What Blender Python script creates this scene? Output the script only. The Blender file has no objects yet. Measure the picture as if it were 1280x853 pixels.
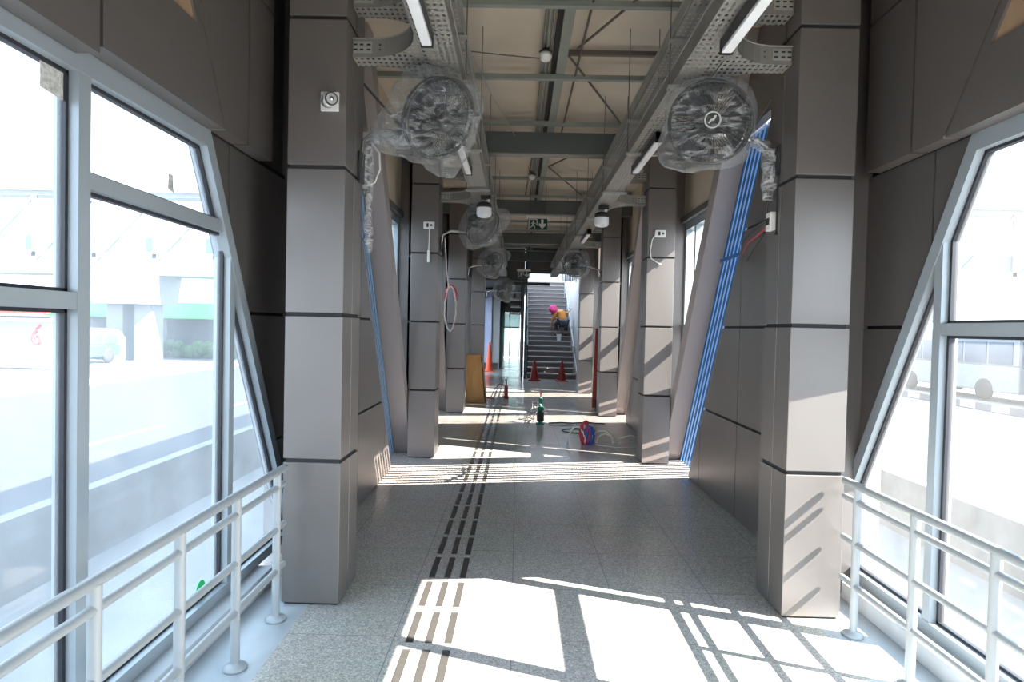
import bpy, bmesh, math, random
from mathutils import Vector, Matrix, noise
random.seed(7)
S = bpy.context.scene
COL = S.collection
PI = math.pi
R = math.radians
C = 0.265                       # corridor centre line (x)
SIDES = ((-1, 'left'), (1, 'right'))

# ------------------------------------------------------------------ materials
def nodes(name):
    m = bpy.data.materials.new(name); m.use_nodes = True
    nt = m.node_tree
    for n in list(nt.nodes): nt.nodes.remove(n)
    out = nt.nodes.new('ShaderNodeOutputMaterial')
    return m, nt, out
def N(nt, kind, **kw):
    n = nt.nodes.new(kind)
    for k, v in kw.items():
        if k in n.inputs.keys(): n.inputs[k].default_value = v
        else: setattr(n, k, v)
    return n
def rgb(c): return (c[0], c[1], c[2], 1.0)

def mat(name, col, rough=.5, metal=0., var=.06, scale=6., bump=0., bscale=40., spec=.5, coat=0.):
    m, nt, out = nodes(name)
    b = N(nt, 'ShaderNodeBsdfPrincipled', Roughness=rough, Metallic=metal)
    b.inputs['Specular IOR Level'].default_value = spec
    b.inputs['Coat Weight'].default_value = coat
    tc = N(nt, 'ShaderNodeTexCoord')
    nz = N(nt, 'ShaderNodeTexNoise', Scale=scale, Detail=3.0)
    nt.links.new(tc.outputs['Object'], nz.inputs['Vector'])
    rp = N(nt, 'ShaderNodeValToRGB')
    rp.color_ramp.elements[0].position = .3; rp.color_ramp.elements[1].position = .7
    rp.color_ramp.elements[0].color = rgb([max(0, c * (1 - var)) for c in col])
    rp.color_ramp.elements[1].color = rgb([min(1, c * (1 + var)) for c in col])
    nt.links.new(nz.outputs['Fac'], rp.inputs['Fac'])
    nt.links.new(rp.outputs['Color'], b.inputs['Base Color'])
    if bump:
        n2 = N(nt, 'ShaderNodeTexNoise', Scale=bscale, Detail=2.0)
        nt.links.new(tc.outputs['Object'], n2.inputs['Vector'])
        bp = N(nt, 'ShaderNodeBump', Strength=bump, Distance=.01)
        nt.links.new(n2.outputs['Fac'], bp.inputs['Height'])
        nt.links.new(bp.outputs['Normal'], b.inputs['Normal'])
    nt.links.new(b.outputs['BSDF'], out.inputs['Surface'])
    return m

def mat_emit(name, col, strength):
    m, nt, out = nodes(name)
    e = N(nt, 'ShaderNodeEmission', Strength=strength); e.inputs['Color'].default_value = rgb(col)
    nt.links.new(e.outputs[0], out.inputs['Surface'])
    return m

def mat_terrazzo():
    m, nt, out = nodes('terrazzo')
    b = N(nt, 'ShaderNodeBsdfPrincipled', Roughness=.2)
    b.inputs['Specular IOR Level'].default_value = .5
    tc = N(nt, 'ShaderNodeTexCoord')
    v = N(nt, 'ShaderNodeTexVoronoi', Scale=150.0)
    nt.links.new(tc.outputs['Object'], v.inputs['Vector'])
    sep = N(nt, 'ShaderNodeSeparateColor')
    nt.links.new(v.outputs['Color'], sep.inputs[0])
    rp = N(nt, 'ShaderNodeValToRGB'); rp.color_ramp.interpolation = 'CONSTANT'
    e = rp.color_ramp.elements
    e[0].position = 0; e[0].color = (.37, .355, .33, 1)
    e[1].position = .22; e[1].color = (.465, .445, .42, 1)
    for p, c in ((.5, (.535, .515, .485, 1)), (.78, (.615, .595, .56, 1)), (.93, (.72, .695, .66, 1))):
        x = e.new(p); x.color = c
    nt.links.new(sep.outputs[0], rp.inputs['Fac'])
    nz = N(nt, 'ShaderNodeTexNoise', Scale=1.3, Detail=4.0)
    nt.links.new(tc.outputs['Object'], nz.inputs['Vector'])
    mx = N(nt, 'ShaderNodeMix', data_type='RGBA', blend_type='MULTIPLY'); mx.inputs[0].default_value = .2
    nt.links.new(rp.outputs['Color'], mx.inputs[6]); nt.links.new(nz.outputs['Color'], mx.inputs[7])
    r2 = N(nt, 'ShaderNodeMapRange'); r2.inputs['To Min'].default_value = .12; r2.inputs['To Max'].default_value = .3
    nt.links.new(nz.outputs['Fac'], r2.inputs['Value']); nt.links.new(r2.outputs[0], b.inputs['Roughness'])
    # fine square tile joints
    br = N(nt, 'ShaderNodeTexBrick', Scale=1.0); br.offset = 0
    br.inputs['Brick Width'].default_value = .6; br.inputs['Row Height'].default_value = .6
    br.inputs['Mortar Size'].default_value = .0018; br.inputs['Mortar Smooth'].default_value = 0
    nt.links.new(tc.outputs['Object'], br.inputs['Vector'])
    m3 = N(nt, 'ShaderNodeMix', data_type='RGBA'); m3.inputs[7].default_value = (.2, .2, .195, 1)
    nt.links.new(br.outputs['Fac'], m3.inputs[0]); nt.links.new(mx.outputs[2], m3.inputs[6])
    nt.links.new(m3.outputs[2], b.inputs['Base Color'])
    nt.links.new(b.outputs['BSDF'], out.inputs['Surface'])
    return m

def mat_glass(name, tint=(.93, .97, .98), dust=.05):
    m, nt, out = nodes(name)
    tr = N(nt, 'ShaderNodeBsdfTransparent'); tr.inputs[0].default_value = rgb(tint)
    gl = N(nt, 'ShaderNodeBsdfGlossy', Roughness=.02); gl.inputs[0].default_value = (1, 1, 1, 1)
    lw = N(nt, 'ShaderNodeLayerWeight', Blend=.5)
    pw = N(nt, 'ShaderNodeMath', operation='POWER'); pw.inputs[1].default_value = 5.0
    nt.links.new(lw.outputs['Facing'], pw.inputs[0])
    fr = N(nt, 'ShaderNodeMapRange'); fr.inputs['To Min'].default_value = .025; fr.inputs['To Max'].default_value = .6
    nt.links.new(pw.outputs[0], fr.inputs['Value'])
    m1 = N(nt, 'ShaderNodeMixShader')
    nt.links.new(fr.outputs[0], m1.inputs[0]); nt.links.new(tr.outputs[0], m1.inputs[1]); nt.links.new(gl.outputs[0], m1.inputs[2])
    df = N(nt, 'ShaderNodeBsdfTranslucent'); df.inputs[0].default_value = (.9, .93, .97, 1)
    tc = N(nt, 'ShaderNodeTexCoord'); nz = N(nt, 'ShaderNodeTexNoise', Scale=2.5, Detail=5.0)
    nt.links.new(tc.outputs['Object'], nz.inputs['Vector'])
    mr = N(nt, 'ShaderNodeMapRange'); mr.inputs['To Min'].default_value = dust * .4; mr.inputs['To Max'].default_value = dust * 1.6
    nt.links.new(nz.outputs['Fac'], mr.inputs['Value'])
    m2 = N(nt, 'ShaderNodeMixShader')
    nt.links.new(mr.outputs[0], m2.inputs[0]); nt.links.new(m1.outputs[0], m2.inputs[1]); nt.links.new(df.outputs[0], m2.inputs[2])
    nt.links.new(m2.outputs[0], out.inputs['Surface'])
    return m

def mat_plastic(name='clear_plastic_film', lo=.03, hi=.45, edge=.5):
    m, nt, out = nodes(name)
    tr = N(nt, 'ShaderNodeBsdfTransparent'); tr.inputs[0].default_value = (.93, .94, .95, 1)
    pr = N(nt, 'ShaderNodeBsdfPrincipled', Roughness=.22); pr.inputs['Base Color'].default_value = (.66, .68, .7, 1)
    tc = N(nt, 'ShaderNodeTexCoord')
    mp = N(nt, 'ShaderNodeMapping'); mp.inputs['Scale'].default_value = (9, 9, 26); mp.inputs['Rotation'].default_value = (.4, .9, .3)
    nt.links.new(tc.outputs['Object'], mp.inputs[0])
    nz = N(nt, 'ShaderNodeTexNoise', Scale=1.0, Detail=4.0, Distortion=1.6)
    nt.links.new(mp.outputs[0], nz.inputs['Vector'])
    bp = N(nt, 'ShaderNodeBump', Strength=.8, Distance=.02)
    nt.links.new(nz.outputs['Fac'], bp.inputs['Height']); nt.links.new(bp.outputs[0], pr.inputs['Normal'])
    lw = N(nt, 'ShaderNodeLayerWeight', Blend=.32)
    rp = N(nt, 'ShaderNodeMapRange'); rp.inputs['From Min'].default_value = .45; rp.inputs['From Max'].default_value = .75
    rp.inputs['To Min'].default_value = lo; rp.inputs['To Max'].default_value = hi
    nt.links.new(nz.outputs['Fac'], rp.inputs['Value'])
    ad = N(nt, 'ShaderNodeMath', operation='MAXIMUM')
    m4 = N(nt, 'ShaderNodeMath', operation='MULTIPLY'); m4.inputs[1].default_value = edge
    nt.links.new(lw.outputs['Facing'], m4.inputs[0])
    nt.links.new(m4.outputs[0], ad.inputs[0]); nt.links.new(rp.outputs[0], ad.inputs[1])
    mx = N(nt, 'ShaderNodeMixShader')
    nt.links.new(ad.outputs[0], mx.inputs[0]); nt.links.new(tr.outputs[0], mx.inputs[1]); nt.links.new(pr.outputs[0], mx.inputs[2])
    nt.links.new(mx.outputs[0], out.inputs['Surface'])
    return m

def mat_perforated(name, col, pitch=.032, rad=.26):
    """galvanised sheet with a staggered grid of real (see-through) holes"""
    m, nt, out = nodes(name)
    b = N(nt, 'ShaderNodeBsdfPrincipled', Roughness=.5, Metallic=.35); b.inputs['Base Color'].default_value = rgb(col)
    tr = N(nt, 'ShaderNodeBsdfTransparent')
    tc = N(nt, 'ShaderNodeTexCoord')
    sp = N(nt, 'ShaderNodeSeparateXYZ'); nt.links.new(tc.outputs['Object'], sp.inputs[0])
    def M(op, a, bb=None):
        n = N(nt, 'ShaderNodeMath', operation=op)
        for i, q in enumerate((a, bb)):
            if q is None: continue
            if isinstance(q, (int, float)): n.inputs[i].default_value = q
            else: nt.links.new(q, n.inputs[i])
        return n.outputs[0]
    fx = M('SUBTRACT', M('FRACT', M('DIVIDE', sp.outputs[0], pitch)), .5)
    fy = M('SUBTRACT', M('FRACT', M('DIVIDE', sp.outputs[1], pitch * 1.5)), .5)
    fy = M('MULTIPLY', fy, 1.1)
    d = M('SQRT', M('ADD', M('MULTIPLY', fx, fx), M('MULTIPLY', fy, fy)))
    h = M('LESS_THAN', d, rad)
    mx = N(nt, 'ShaderNodeMixShader')
    nt.links.new(h, mx.inputs[0]); nt.links.new(b.outputs[0], mx.inputs[1]); nt.links.new(tr.outputs[0], mx.inputs[2])
    nt.links.new(mx.outputs[0], out.inputs['Surface'])
    return m

def mat_stripes(name, ca, cb, period, axis=1, rough=.7, duty=.5):
    m, nt, out = nodes(name)
    b = N(nt, 'ShaderNodeBsdfPrincipled', Roughness=rough)
    tc = N(nt, 'ShaderNodeTexCoord'); sp = N(nt, 'ShaderNodeSeparateXYZ'); nt.links.new(tc.outputs['Object'], sp.inputs[0])
    dv = N(nt, 'ShaderNodeMath', operation='DIVIDE'); dv.inputs[1].default_value = period
    nt.links.new(sp.outputs[axis], dv.inputs[0])
    fr = N(nt, 'ShaderNodeMath', operation='FRACT'); nt.links.new(dv.outputs[0], fr.inputs[0])
    lt = N(nt, 'ShaderNodeMath', operation='LESS_THAN'); lt.inputs[1].default_value = duty
    nt.links.new(fr.outputs[0], lt.inputs[0])
    mx = N(nt, 'ShaderNodeMix', data_type='RGBA'); mx.inputs[6].default_value = rgb(cb); mx.inputs[7].default_value = rgb(ca)
    nt.links.new(lt.outputs[0], mx.inputs[0]); nt.links.new(mx.outputs[2], b.inputs['Base Color'])
    nt.links.new(b.outputs[0], out.inputs['Surface'])
    return m

def mat_wood(name, a, b_, rough=.55):
    m, nt, out = nodes(name)
    b = N(nt, 'ShaderNodeBsdfPrincipled', Roughness=rough)
    tc = N(nt, 'ShaderNodeTexCoord'); mp = N(nt, 'ShaderNodeMapping'); mp.inputs['Scale'].default_value = (14, 14, 2)
    nt.links.new(tc.outputs['Object'], mp.inputs[0])
    nz = N(nt, 'ShaderNodeTexNoise', Scale=1.0, Detail=5.0, Distortion=.8); nt.links.new(mp.outputs[0], nz.inputs['Vector'])
    rp = N(nt, 'ShaderNodeValToRGB'); rp.color_ramp.elements[0].position = .3; rp.color_ramp.elements[1].position = .7
    rp.color_ramp.elements[0].color = rgb(a); rp.color_ramp.elements[1].color = rgb(b_)
    nt.links.new(nz.outputs['Fac'], rp.inputs[0]); nt.links.new(rp.outputs[0], b.inputs['Base Color'])
    nt.links.new(b.outputs[0], out.inputs['Surface'])
    return m

M = {}
M['glass_r'] = mat_glass('cleaner_window_glass', dust=.02)
M['clad'] = mat('grey_composite_panel', (.200, .185, .180), .40, .52, .025, 1.2)
M['column'] = mat('bounce_lightened_column_clad', (.34, .305, .295), .5, .1, .025, 1.2)  # cladding made paler and matter: bounce light on the columns put into the colour
M['gap'] = mat('dark_joint', (.025, .025, .027), .8)
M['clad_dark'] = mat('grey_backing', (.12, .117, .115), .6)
M['frame'] = mat('pale_blue_grey_aluminium', (.34, .39, .43), .38, .15, .02)
M['gasket'] = mat('black_gasket', (.02, .022, .03), .45)
M['glass'] = mat_glass('dusty_window_glass', dust=.10)
M['rail'] = mat('white_painted_tube', (.36, .39, .41), .35, 0, .03)
M['terrazzo'] = mat_terrazzo()
M['smooth'] = mat('smooth_blue_grey_screed', (.42, .46, .49), .3, 0, .12, 3)
M['guide'] = mat('dark_stone_inlay', (.056, .052, .049), .35, 0, .15, 20)
M['deck'] = mat('cream_ceiling_deck', (.56, .49, .40), .75, 0, .08, 2)
M['galv'] = mat('galvanised_steel', (.25, .245, .225), .5, .35, .12, 5)
M['galv_light'] = mat('bright_galvanised_steel', (.38, .385, .365), .42, .4, .1, 7)
M['perf'] = mat_perforated('perforated_galvanised_sheet', (.33, .325, .305))
M['beam'] = mat('dark_grey_steel_paint', (.10, .115, .115), .55, 0, .08, 3)
M['purlin'] = mat('grey_green_steel', (.27, .30, .27), .6, .2, .1, 5)
M['rod'] = mat('brown_steel_rod', (.13, .11, .095), .6, .2)
M['darkmetal'] = mat('dark_grey_metal', (.045, .045, .05), .45, .3)
M['black'] = mat('black_plastic', (.018, .018, .02), .4)
M['white'] = mat('white_plastic', (.78, .78, .77), .4)
M['diffuser'] = mat('frosted_white_diffuser', (.82, .84, .88), .35)
M['fan'] = mat('dark_grey_fan_metal', (.028, .03, .033), .4, .4)
M['fanblade'] = mat('grey_fan_blade', (.05, .053, .058), .35, .5)
M['film'] = mat_plastic()
M['sleeve'] = mat_plastic('crumpled_plastic_sleeve', .2, .85, .8)
M['chrome'] = mat('bright_steel', (.62, .63, .64), .22, .9)
M['blue'] = mat('blue_protective_film', (.03, .165, .40), .22, .1, .1, 4, spec=.7)
M['bluepale'] = mat('pale_blue_film', (.15, .23, .34), .3, .1, .08, 4)
M['bluestrap'] = mat('blue_tape', (.02, .12, .34), .4)
M['cream'] = mat('cream_board', (.66, .58, .46), .7, 0, .04, 2)
M['ply'] = mat_wood('raw_plywood', (.36, .24, .15), (.44, .30, .19))
M['osb'] = mat_wood('varnished_plywood', (.55, .29, .09), (.66, .38, .14))
M['green_sign'] = mat('dark_green_sign', (.012, .045, .03), .3)
M['sign_white'] = mat('sign_white', (.72, .76, .73), .4)
M['red'] = mat('faded_red_paint', (.36, .055, .04), .5)
M['orange'] = mat('orange_cone_plastic', (.85, .10, .03), .45)
M['redcone'] = mat('dull_red_cone_plastic', (.36, .035, .03), .5)
M['teal'] = mat('dark_teal_steel', (.05, .105, .11), .5)
M['stairs'] = mat('grey_steel_tread', (.42, .39, .385), .5, .2, .06, 3)
M['riser'] = mat('dark_riser', (.17, .155, .15), .6)
M['lightwall'] = mat('light_grey_wall', (.62, .60, .59), .7)
M['skin'] = mat('skin', (.36, .20, .13), .55)
M['pink'] = mat('pink_cloth', (.80, .06, .24), .8)
M['orangecloth'] = mat('orange_cloth', (.66, .26, .06), .85)
M['darkcloth'] = mat('dark_trousers', (.035, .04, .05), .85)
M['palecable'] = mat('dusty_pink_grey_cable', (.62, .53, .50), .6, 0, .2, 30)
M['greenplastic'] = mat('green_tool_plastic', (.01, .22, .15), .4)
M['bluecable'] = mat('blue_cable', (.02, .09, .45), .4)
M['redcable'] = mat('red_cable', (.55, .03, .05), .4)
M['whitecable'] = mat('white_cable', (.78, .76, .72), .4)
M['concrete'] = mat('outdoor_concrete', (.18, .18, .17), .9, 0, .2, 3)
M['apron'] = mat('pale_paving', (.135, .135, .13), .9, 0, .1, 2)
M['pave'] = mat('light_paving', (.20, .20, .20), .9, 0, .1, 2)
M['curbpaint'] = mat('pale_curb_paint', (.46, .48, .50), .6, 0, .1, 3)
M['asphalt'] = mat('road_asphalt', (.028, .031, .039), .9, 0, .08, 2)
M['lane'] = mat('road_paint', (.3, .3, .3), .8)
M['kerb'] = mat_stripes('black_white_kerb_paint', (.11, .11, .12), (.34, .34, .34), 1.6, 1)
M['bridge'] = mat('white_bridge_paint', (.26, .27, .28), .6)
M['bridge_dk'] = mat('grey_bridge_steel', (.17, .185, .20), .6)
M['bridge_panel'] = mat('pale_turquoise_panel', (.16, .27, .29), .6)
M['buswhite'] = mat('white_bus_paint', (.22, .235, .255), .3)
M['busblue'] = mat('sky_blue_bus_paint', (.035, .17, .34), .3)
M['buswin'] = mat('tinted_bus_glass', (.05, .08, .12), .1)
M['tyre'] = mat('rubber_tyre', (.03, .03, .03), .8)
M['hoard'] = mat('white_hoarding', (.34, .34, .35), .6)
M['emblem'] = mat('red_emblem', (.80, .05, .04), .5)
M['roofred'] = mat('red_roof', (.62, .08, .06), .7)
M['greenroof'] = mat('green_canopy', (.06, .30, .12), .6)
M['foliage'] = mat('dark_leaves', (.07, .14, .05), .9, 0, .4, 9)
M['paleblue'] = mat('pale_blue_banner', (.48, .52, .72), .6)
M['doorglass'] = mat('pale_green_door_glass', (.55, .70, .68), .25)
M['frosted'] = mat_glass('frosted_greenish_glass', (.5, .7, .66), .55)
M['frosted_dark'] = mat_glass('dim_frosted_glass', (.2, .28, .27), .2)
M['sticker'] = mat('grubby_white_sticker', (.6, .6, .58), .7, 0, .3, 60)
M['greensticker'] = mat('bright_green_sticker', (.02, .55, .16), .5)

# ------------------------------------------------------------------ mesh building
class MB:
    def __init__(self): self.v = []; self.f = []; self.sm = []
    def add(self, vs, fs, smooth=False):
        o = len(self.v)
        self.v += [Vector(p) for p in vs]
        self.f += [tuple(i + o for i in f) for f in fs]
        self.sm += [smooth] * len(fs)
        return self
    def box(self, x0, x1, y0, y1, z0, z1):
        if x0 > x1: x0, x1 = x1, x0
        if y0 > y1: y0, y1 = y1, y0
        if z0 > z1: z0, z1 = z1, z0
        v = [(x, y, z) for z in (z0, z1) for y in (y0, y1) for x in (x0, x1)]
        return self.add(v, [(0, 2, 3, 1), (4, 5, 7, 6), (0, 1, 5, 4), (2, 6, 7, 3), (0, 4, 6, 2), (1, 3, 7, 5)])
    def prism(self, poly, lo, hi, fn=lambda a, b, t: (t, a, b)):
        """polygon (a, b) extruded from t=lo to t=hi; fn places a, b, t in x, y, z"""
        n = len(poly)
        v = [fn(a, b, lo) for a, b in poly] + [fn(a, b, hi) for a, b in poly]
        f = [tuple(range(n - 1, -1, -1)), tuple(range(n, 2 * n))] + [(i, (i + 1) % n, n + (i + 1) % n, n + i) for i in range(n)]
        return self.add(v, f)
    def rings(self, rings, close=True, caps=True, smooth=True):
        n = len(rings[0]); v = [p for r in rings for p in r]; f = []
        for i in range(len(rings) - 1):
            for j in range(n if close else n - 1):
                k = (j + 1) % n
                f.append((i * n + j, i * n + k, (i + 1) * n + k, (i + 1) * n + j))
        self.add(v, f, smooth)
        if caps and close:
            self.add(rings[0], [tuple(range(n - 1, -1, -1))]); self.add(rings[-1], [tuple(range(n))])
        return self
    def tube(self, pts, r, n=8, caps=True):
        pts = [Vector(p) for p in pts]; rs = r if isinstance(r, (list, tuple)) else [r] * len(pts)
        rings = []; ref = None
        for i, p in enumerate(pts):
            t = (pts[min(i + 1, len(pts) - 1)] - pts[max(i - 1, 0)])
            if t.length < 1e-9: t = Vector((0, 0, 1))
            t.normalize()
            if ref is None:
                ref = Vector((0, 0, 1)) if abs(t.z) < .9 else Vector((1, 0, 0))
            u = (ref - t * ref.dot(t))
            if u.length < 1e-6: u = t.orthogonal()
            u.normalize(); w = t.cross(u); ref = u
            rings.append([p + (u * math.cos(2 * PI * k / n) + w * math.sin(2 * PI * k / n)) * rs[i] for k in range(n)])
        return self.rings(rings, caps=caps)
    def bar(self, p, q, w, h, up=(0, 0, 1)):
        p = Vector(p); q = Vector(q); t = (q - p).normalized(); up = Vector(up)
        s = t.cross(up)
        if s.length < 1e-6: s = t.orthogonal()
        s.normalize(); u = s.cross(t).normalized()
        rr = [[e + s * (a * w / 2) + u * (b * h / 2) for a, b in ((-1, -1), (1, -1), (1, 1), (-1, 1))] for e in (p, q)]
        return self.rings(rr, smooth=False)
    def lathe(self, prof, n=20, mx=None, smooth=True):
        """profile of (radius, height) about local z"""
        mx = mx or Matrix()
        rr = [[mx @ Vector((max(r, 1e-4) * math.cos(2 * PI * k / n), max(r, 1e-4) * math.sin(2 * PI * k / n), h)) for k in range(n)] for r, h in prof]
        return self.rings(rr, smooth=smooth)
    def torus(self, Rr, r, n=40, m=8, mx=None):
        mx = mx or Matrix(); v = []; f = []
        for i in range(n):
            a = 2 * PI * i / n
            for j in range(m):
                b = 2 * PI * j / m
                v.append(mx @ Vector(((Rr + r * math.cos(b)) * math.cos(a), (Rr + r * math.cos(b)) * math.sin(a), r * math.sin(b))))
        for i in range(n):
            for j in range(m):
                f.append((i * m + j, ((i + 1) % n) * m + j, ((i + 1) % n) * m + (j + 1) % m, i * m + (j + 1) % m))
        return self.add(v, f, True)
    def blob(self, c, r, n=12, m=8):
        c = Vector(c); rx, ry, rz = r if isinstance(r, (tuple, list)) else (r, r, r)
        rr = [[c + Vector((rx * math.sin(PI * i / m) * math.cos(2 * PI * k / n), ry * math.sin(PI * i / m) * math.sin(2 * PI * k / n), rz * math.cos(PI * i / m))) for k in range(n)] for i in range(m + 1)]
        for ring in (rr[0], rr[-1]):
            for k in range(n): ring[k] = ring[k] + Vector((1e-4 * math.cos(2 * PI * k / n), 1e-4 * math.sin(2 * PI * k / n), 0))
        return self.rings(rr)
    def xf(self, mx):
        self.v = [mx @ p for p in self.v]; return self
    def build(self, name, m, parent=None, origin=None, bevel=0., loc_world=True):
        me = bpy.data.meshes.new(name)
        if parent is not None:
            base = Vector((0, 0, 0)); p = parent
            while p is not None: base += p.location; p = p.parent
            if not loc_world: base = Vector((0, 0, 0))
            o0 = base; loc = Vector((0, 0, 0))
        elif origin is not None:
            o0 = Vector(origin); loc = Vector(origin)
        else:
            xs = [p.x for p in self.v]; ys = [p.y for p in self.v]; zs = [p.z for p in self.v]
            o0 = Vector(((min(xs) + max(xs)) / 2, (min(ys) + max(ys)) / 2, min(zs))); loc = o0.copy()
        me.from_pydata([tuple(p - o0) for p in self.v], [], self.f)
        for p, s in zip(me.polygons, self.sm): p.use_smooth = s
        bm = bmesh.new(); bm.from_mesh(me); bmesh.ops.recalc_face_normals(bm, faces=bm.faces); bm.to_mesh(me); bm.free()
        me.materials.append(M[m] if isinstance(m, str) else m)
        o = bpy.data.objects.new(name, me); o.location = loc
        if parent is not None: o.parent = parent
        COL.objects.link(o)
        if bevel:
            b = o.modifiers.new('bevel', 'BEVEL'); b.width = bevel; b.segments = 2; b.limit_method = 'ANGLE'
        return o

def tag(o, label, cat, group=None, kind=None):
    o['label'] = label; o['category'] = cat
    if group: o['group'] = group
    if kind: o['kind'] = kind
    return o
def thing(name, label, cat, loc=(0, 0, 0), group=None, kind=None):
    o = bpy.data.objects.new(name, None); o.empty_display_size = .1; o.location = loc; COL.objects.link(o)
    return tag(o, label, cat, group, kind)
def copy_tree(o, loc=None, parent=None):
    c = o.copy(); COL.objects.link(c)
    if parent is not None: c.parent = parent
    if loc is not None: c.location = loc
    for ch in o.children: copy_tree(ch, None, c)
    return c
def hx(s, half): return C + s * half
def clip(poly, a, b, c):
    """keep the part of polygon (y, z) where a*y + b*z <= c"""
    out = []
    for i in range(len(poly)):
        p, q = poly[i], poly[(i + 1) % len(poly)]
        dp, dq = a * p[0] + b * p[1] - c, a * q[0] + b * q[1] - c
        if dp <= 0: out.append(p)
        if (dp < 0 < dq) or (dq < 0 < dp):
            t = dp / (dp - dq); out.append((p[0] + (q[0] - p[0]) * t, p[1] + (q[1] - p[1]) * t))
    return out
def ring(cx, cy, cz, rx, rz, n=24, a0=0, a1=2 * PI, wob=0, seed=0):
    rnd = random.Random(seed); out = []
    for i in range(n + 1):
        a = a0 + (a1 - a0) * i / n
        out.append((cx + rx * math.cos(a) + rnd.uniform(-wob, wob), cy + rnd.uniform(-wob, wob), cz + rz * math.sin(a) + rnd.uniform(-wob, wob)))
    return out
NTH = ['first', 'second', 'third', 'fourth', 'fifth', 'sixth', 'seventh', 'eighth', 'ninth', 'tenth', 'eleventh', 'twelfth']

# ------------------------------------------------------------------ dimensions
BAY = 3.80
PY = [3.29 + BAY * k for k in range(4)]     # pillar fronts
SL = .583                                   # lean of the slanted lines, dy per dz
CEIL = 4.14

# ------------------------------------------------------------------ floor and ceiling
o = MB().box(hx(-1, 1.42), hx(1, 1.42), -4, 3.66, -.12, 0).box(hx(-1, 2.05), hx(1, 2.05), 3.66, 33, -.12, 0).build('floor', 'terrazzo', origin=(0, 0, 0))
tag(o, 'speckled grey terrazzo corridor floor', 'floor', kind='structure')
for s, nm in SIDES:
    o = MB().box(hx(s, 1.42), hx(s, 2.05), -4, 3.66, -.12, 0).build('trim_1', 'smooth', origin=(0, 0, 0))
    tag(o, 'smooth blue-grey floor margin along the %s windows' % nm, 'floor', kind='structure')
o = MB().box(hx(-1, 2.05), hx(1, 2.05), -4, 33, -1.3, -.13).build('trim_2', 'concrete')
tag(o, 'raised concrete base under the corridor', 'plinth', kind='structure')
o = MB().box(hx(-1, 2.25), hx(1, 2.25), -4, 18.95, CEIL, CEIL + .14).build('ceiling', 'deck', origin=(0, 0, 0))
tag(o, 'cream metal roof deck above the open ceiling', 'ceiling', kind='structure')
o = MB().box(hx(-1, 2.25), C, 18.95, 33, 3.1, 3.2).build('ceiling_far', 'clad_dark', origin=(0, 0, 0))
tag(o, 'dark lower ceiling over the passage beside the stairs', 'ceiling', kind='structure')

# tactile guide path : three rows of inlaid bars
g = thing('tactile_guide_path', 'three rows of dark guide bars inlaid along the terrazzo floor', 'tactile paving', (-.42, 2.2, 0))
bar = None; per = .391; rows = 33
for i in range(rows):
    y0 = 2.555 + per * (i - 1)
    for j in range(3):
        x = -.515 + j * .0985
        if bar is None:
            bar = MB().box(-.019, .019, 0, per * .83, -.004, .0025).build('guide_bar', 'guide', g, loc_world=False)
            b = bar
        else:
            b = bar.copy(); COL.objects.link(b); b.parent = g
        b.location = (x + .42, y0 - 2.2, 0)
mb = MB()
for i in range(rows, 44):
    y0 = 2.555 + per * (i - 1)
    for j in range(3):
        x = -.515 + j * .0985
        mb.box(x - .019, x + .019, y0, y0 + per * .83, -.004, .0025)
o = mb.build('distant_guide_bar', 'guide', g); o['kind'] = 'stuff'

# ------------------------------------------------------------------ pillars
ZL = [(.012, .812), (.834, 1.637), (1.659, 2.462), (2.484, 3.287), (3.309, 4.13)]
PLAB = {
    (-1, 0): 'grey panel-clad pillar carrying the white bullet security camera',
    (1, 0): 'grey panel-clad pillar whose foot is striped by railing shadows',
    (-1, 1): 'grey panel-clad pillar beside the left blue slats, white junction box high on its front',
    (1, 1): 'grey panel-clad pillar half in sunlight with a white socket and looped cable',
    (-1, 2): 'grey panel-clad pillar behind the hanging loop of cable, in front of the wooden box',
    (1, 2): 'grey panel-clad pillar striped with sunlight, red plank leaning beside it',
    (-1, 3): 'warm grey panel-clad pillar rising behind the wooden box',
    (1, 3): 'grey panel-clad pillar next to the foot of the stairs',
}
def pillar(s, k):
    y = PY[k] + (.02 if s < 0 or k == 0 else 0)
    inner = 1.25 if not (s < 0 and k == 3) else 1.12
    x0, x1 = hx(s, inner), hx(s, inner + .325)
    t = thing('cladded_pillar', PLAB[(s, k)], 'pillar', ((x0 + x1) / 2, y + .18, 0), 'panel-clad pillars of the corridor', 'structure')
    lo, hi = min(x0, x1), max(x0, x1)
    MB().box(lo + .012, hi - .012, y + .012, y + .348, 0, 4.13).build('pillar_core', 'gap', t)
    for z0, z1 in ZL:
        MB().box(lo, hi, y, y + .176, z0, z1).build('cladding_panel', 'clad', t, bevel=.003)
        MB().box(lo, hi, y + .186, y + .36, z0, z1).build('cladding_panel', 'clad', t, bevel=.003)
for s, nm in SIDES:
    for k in range(4): pillar(s, k)

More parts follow.
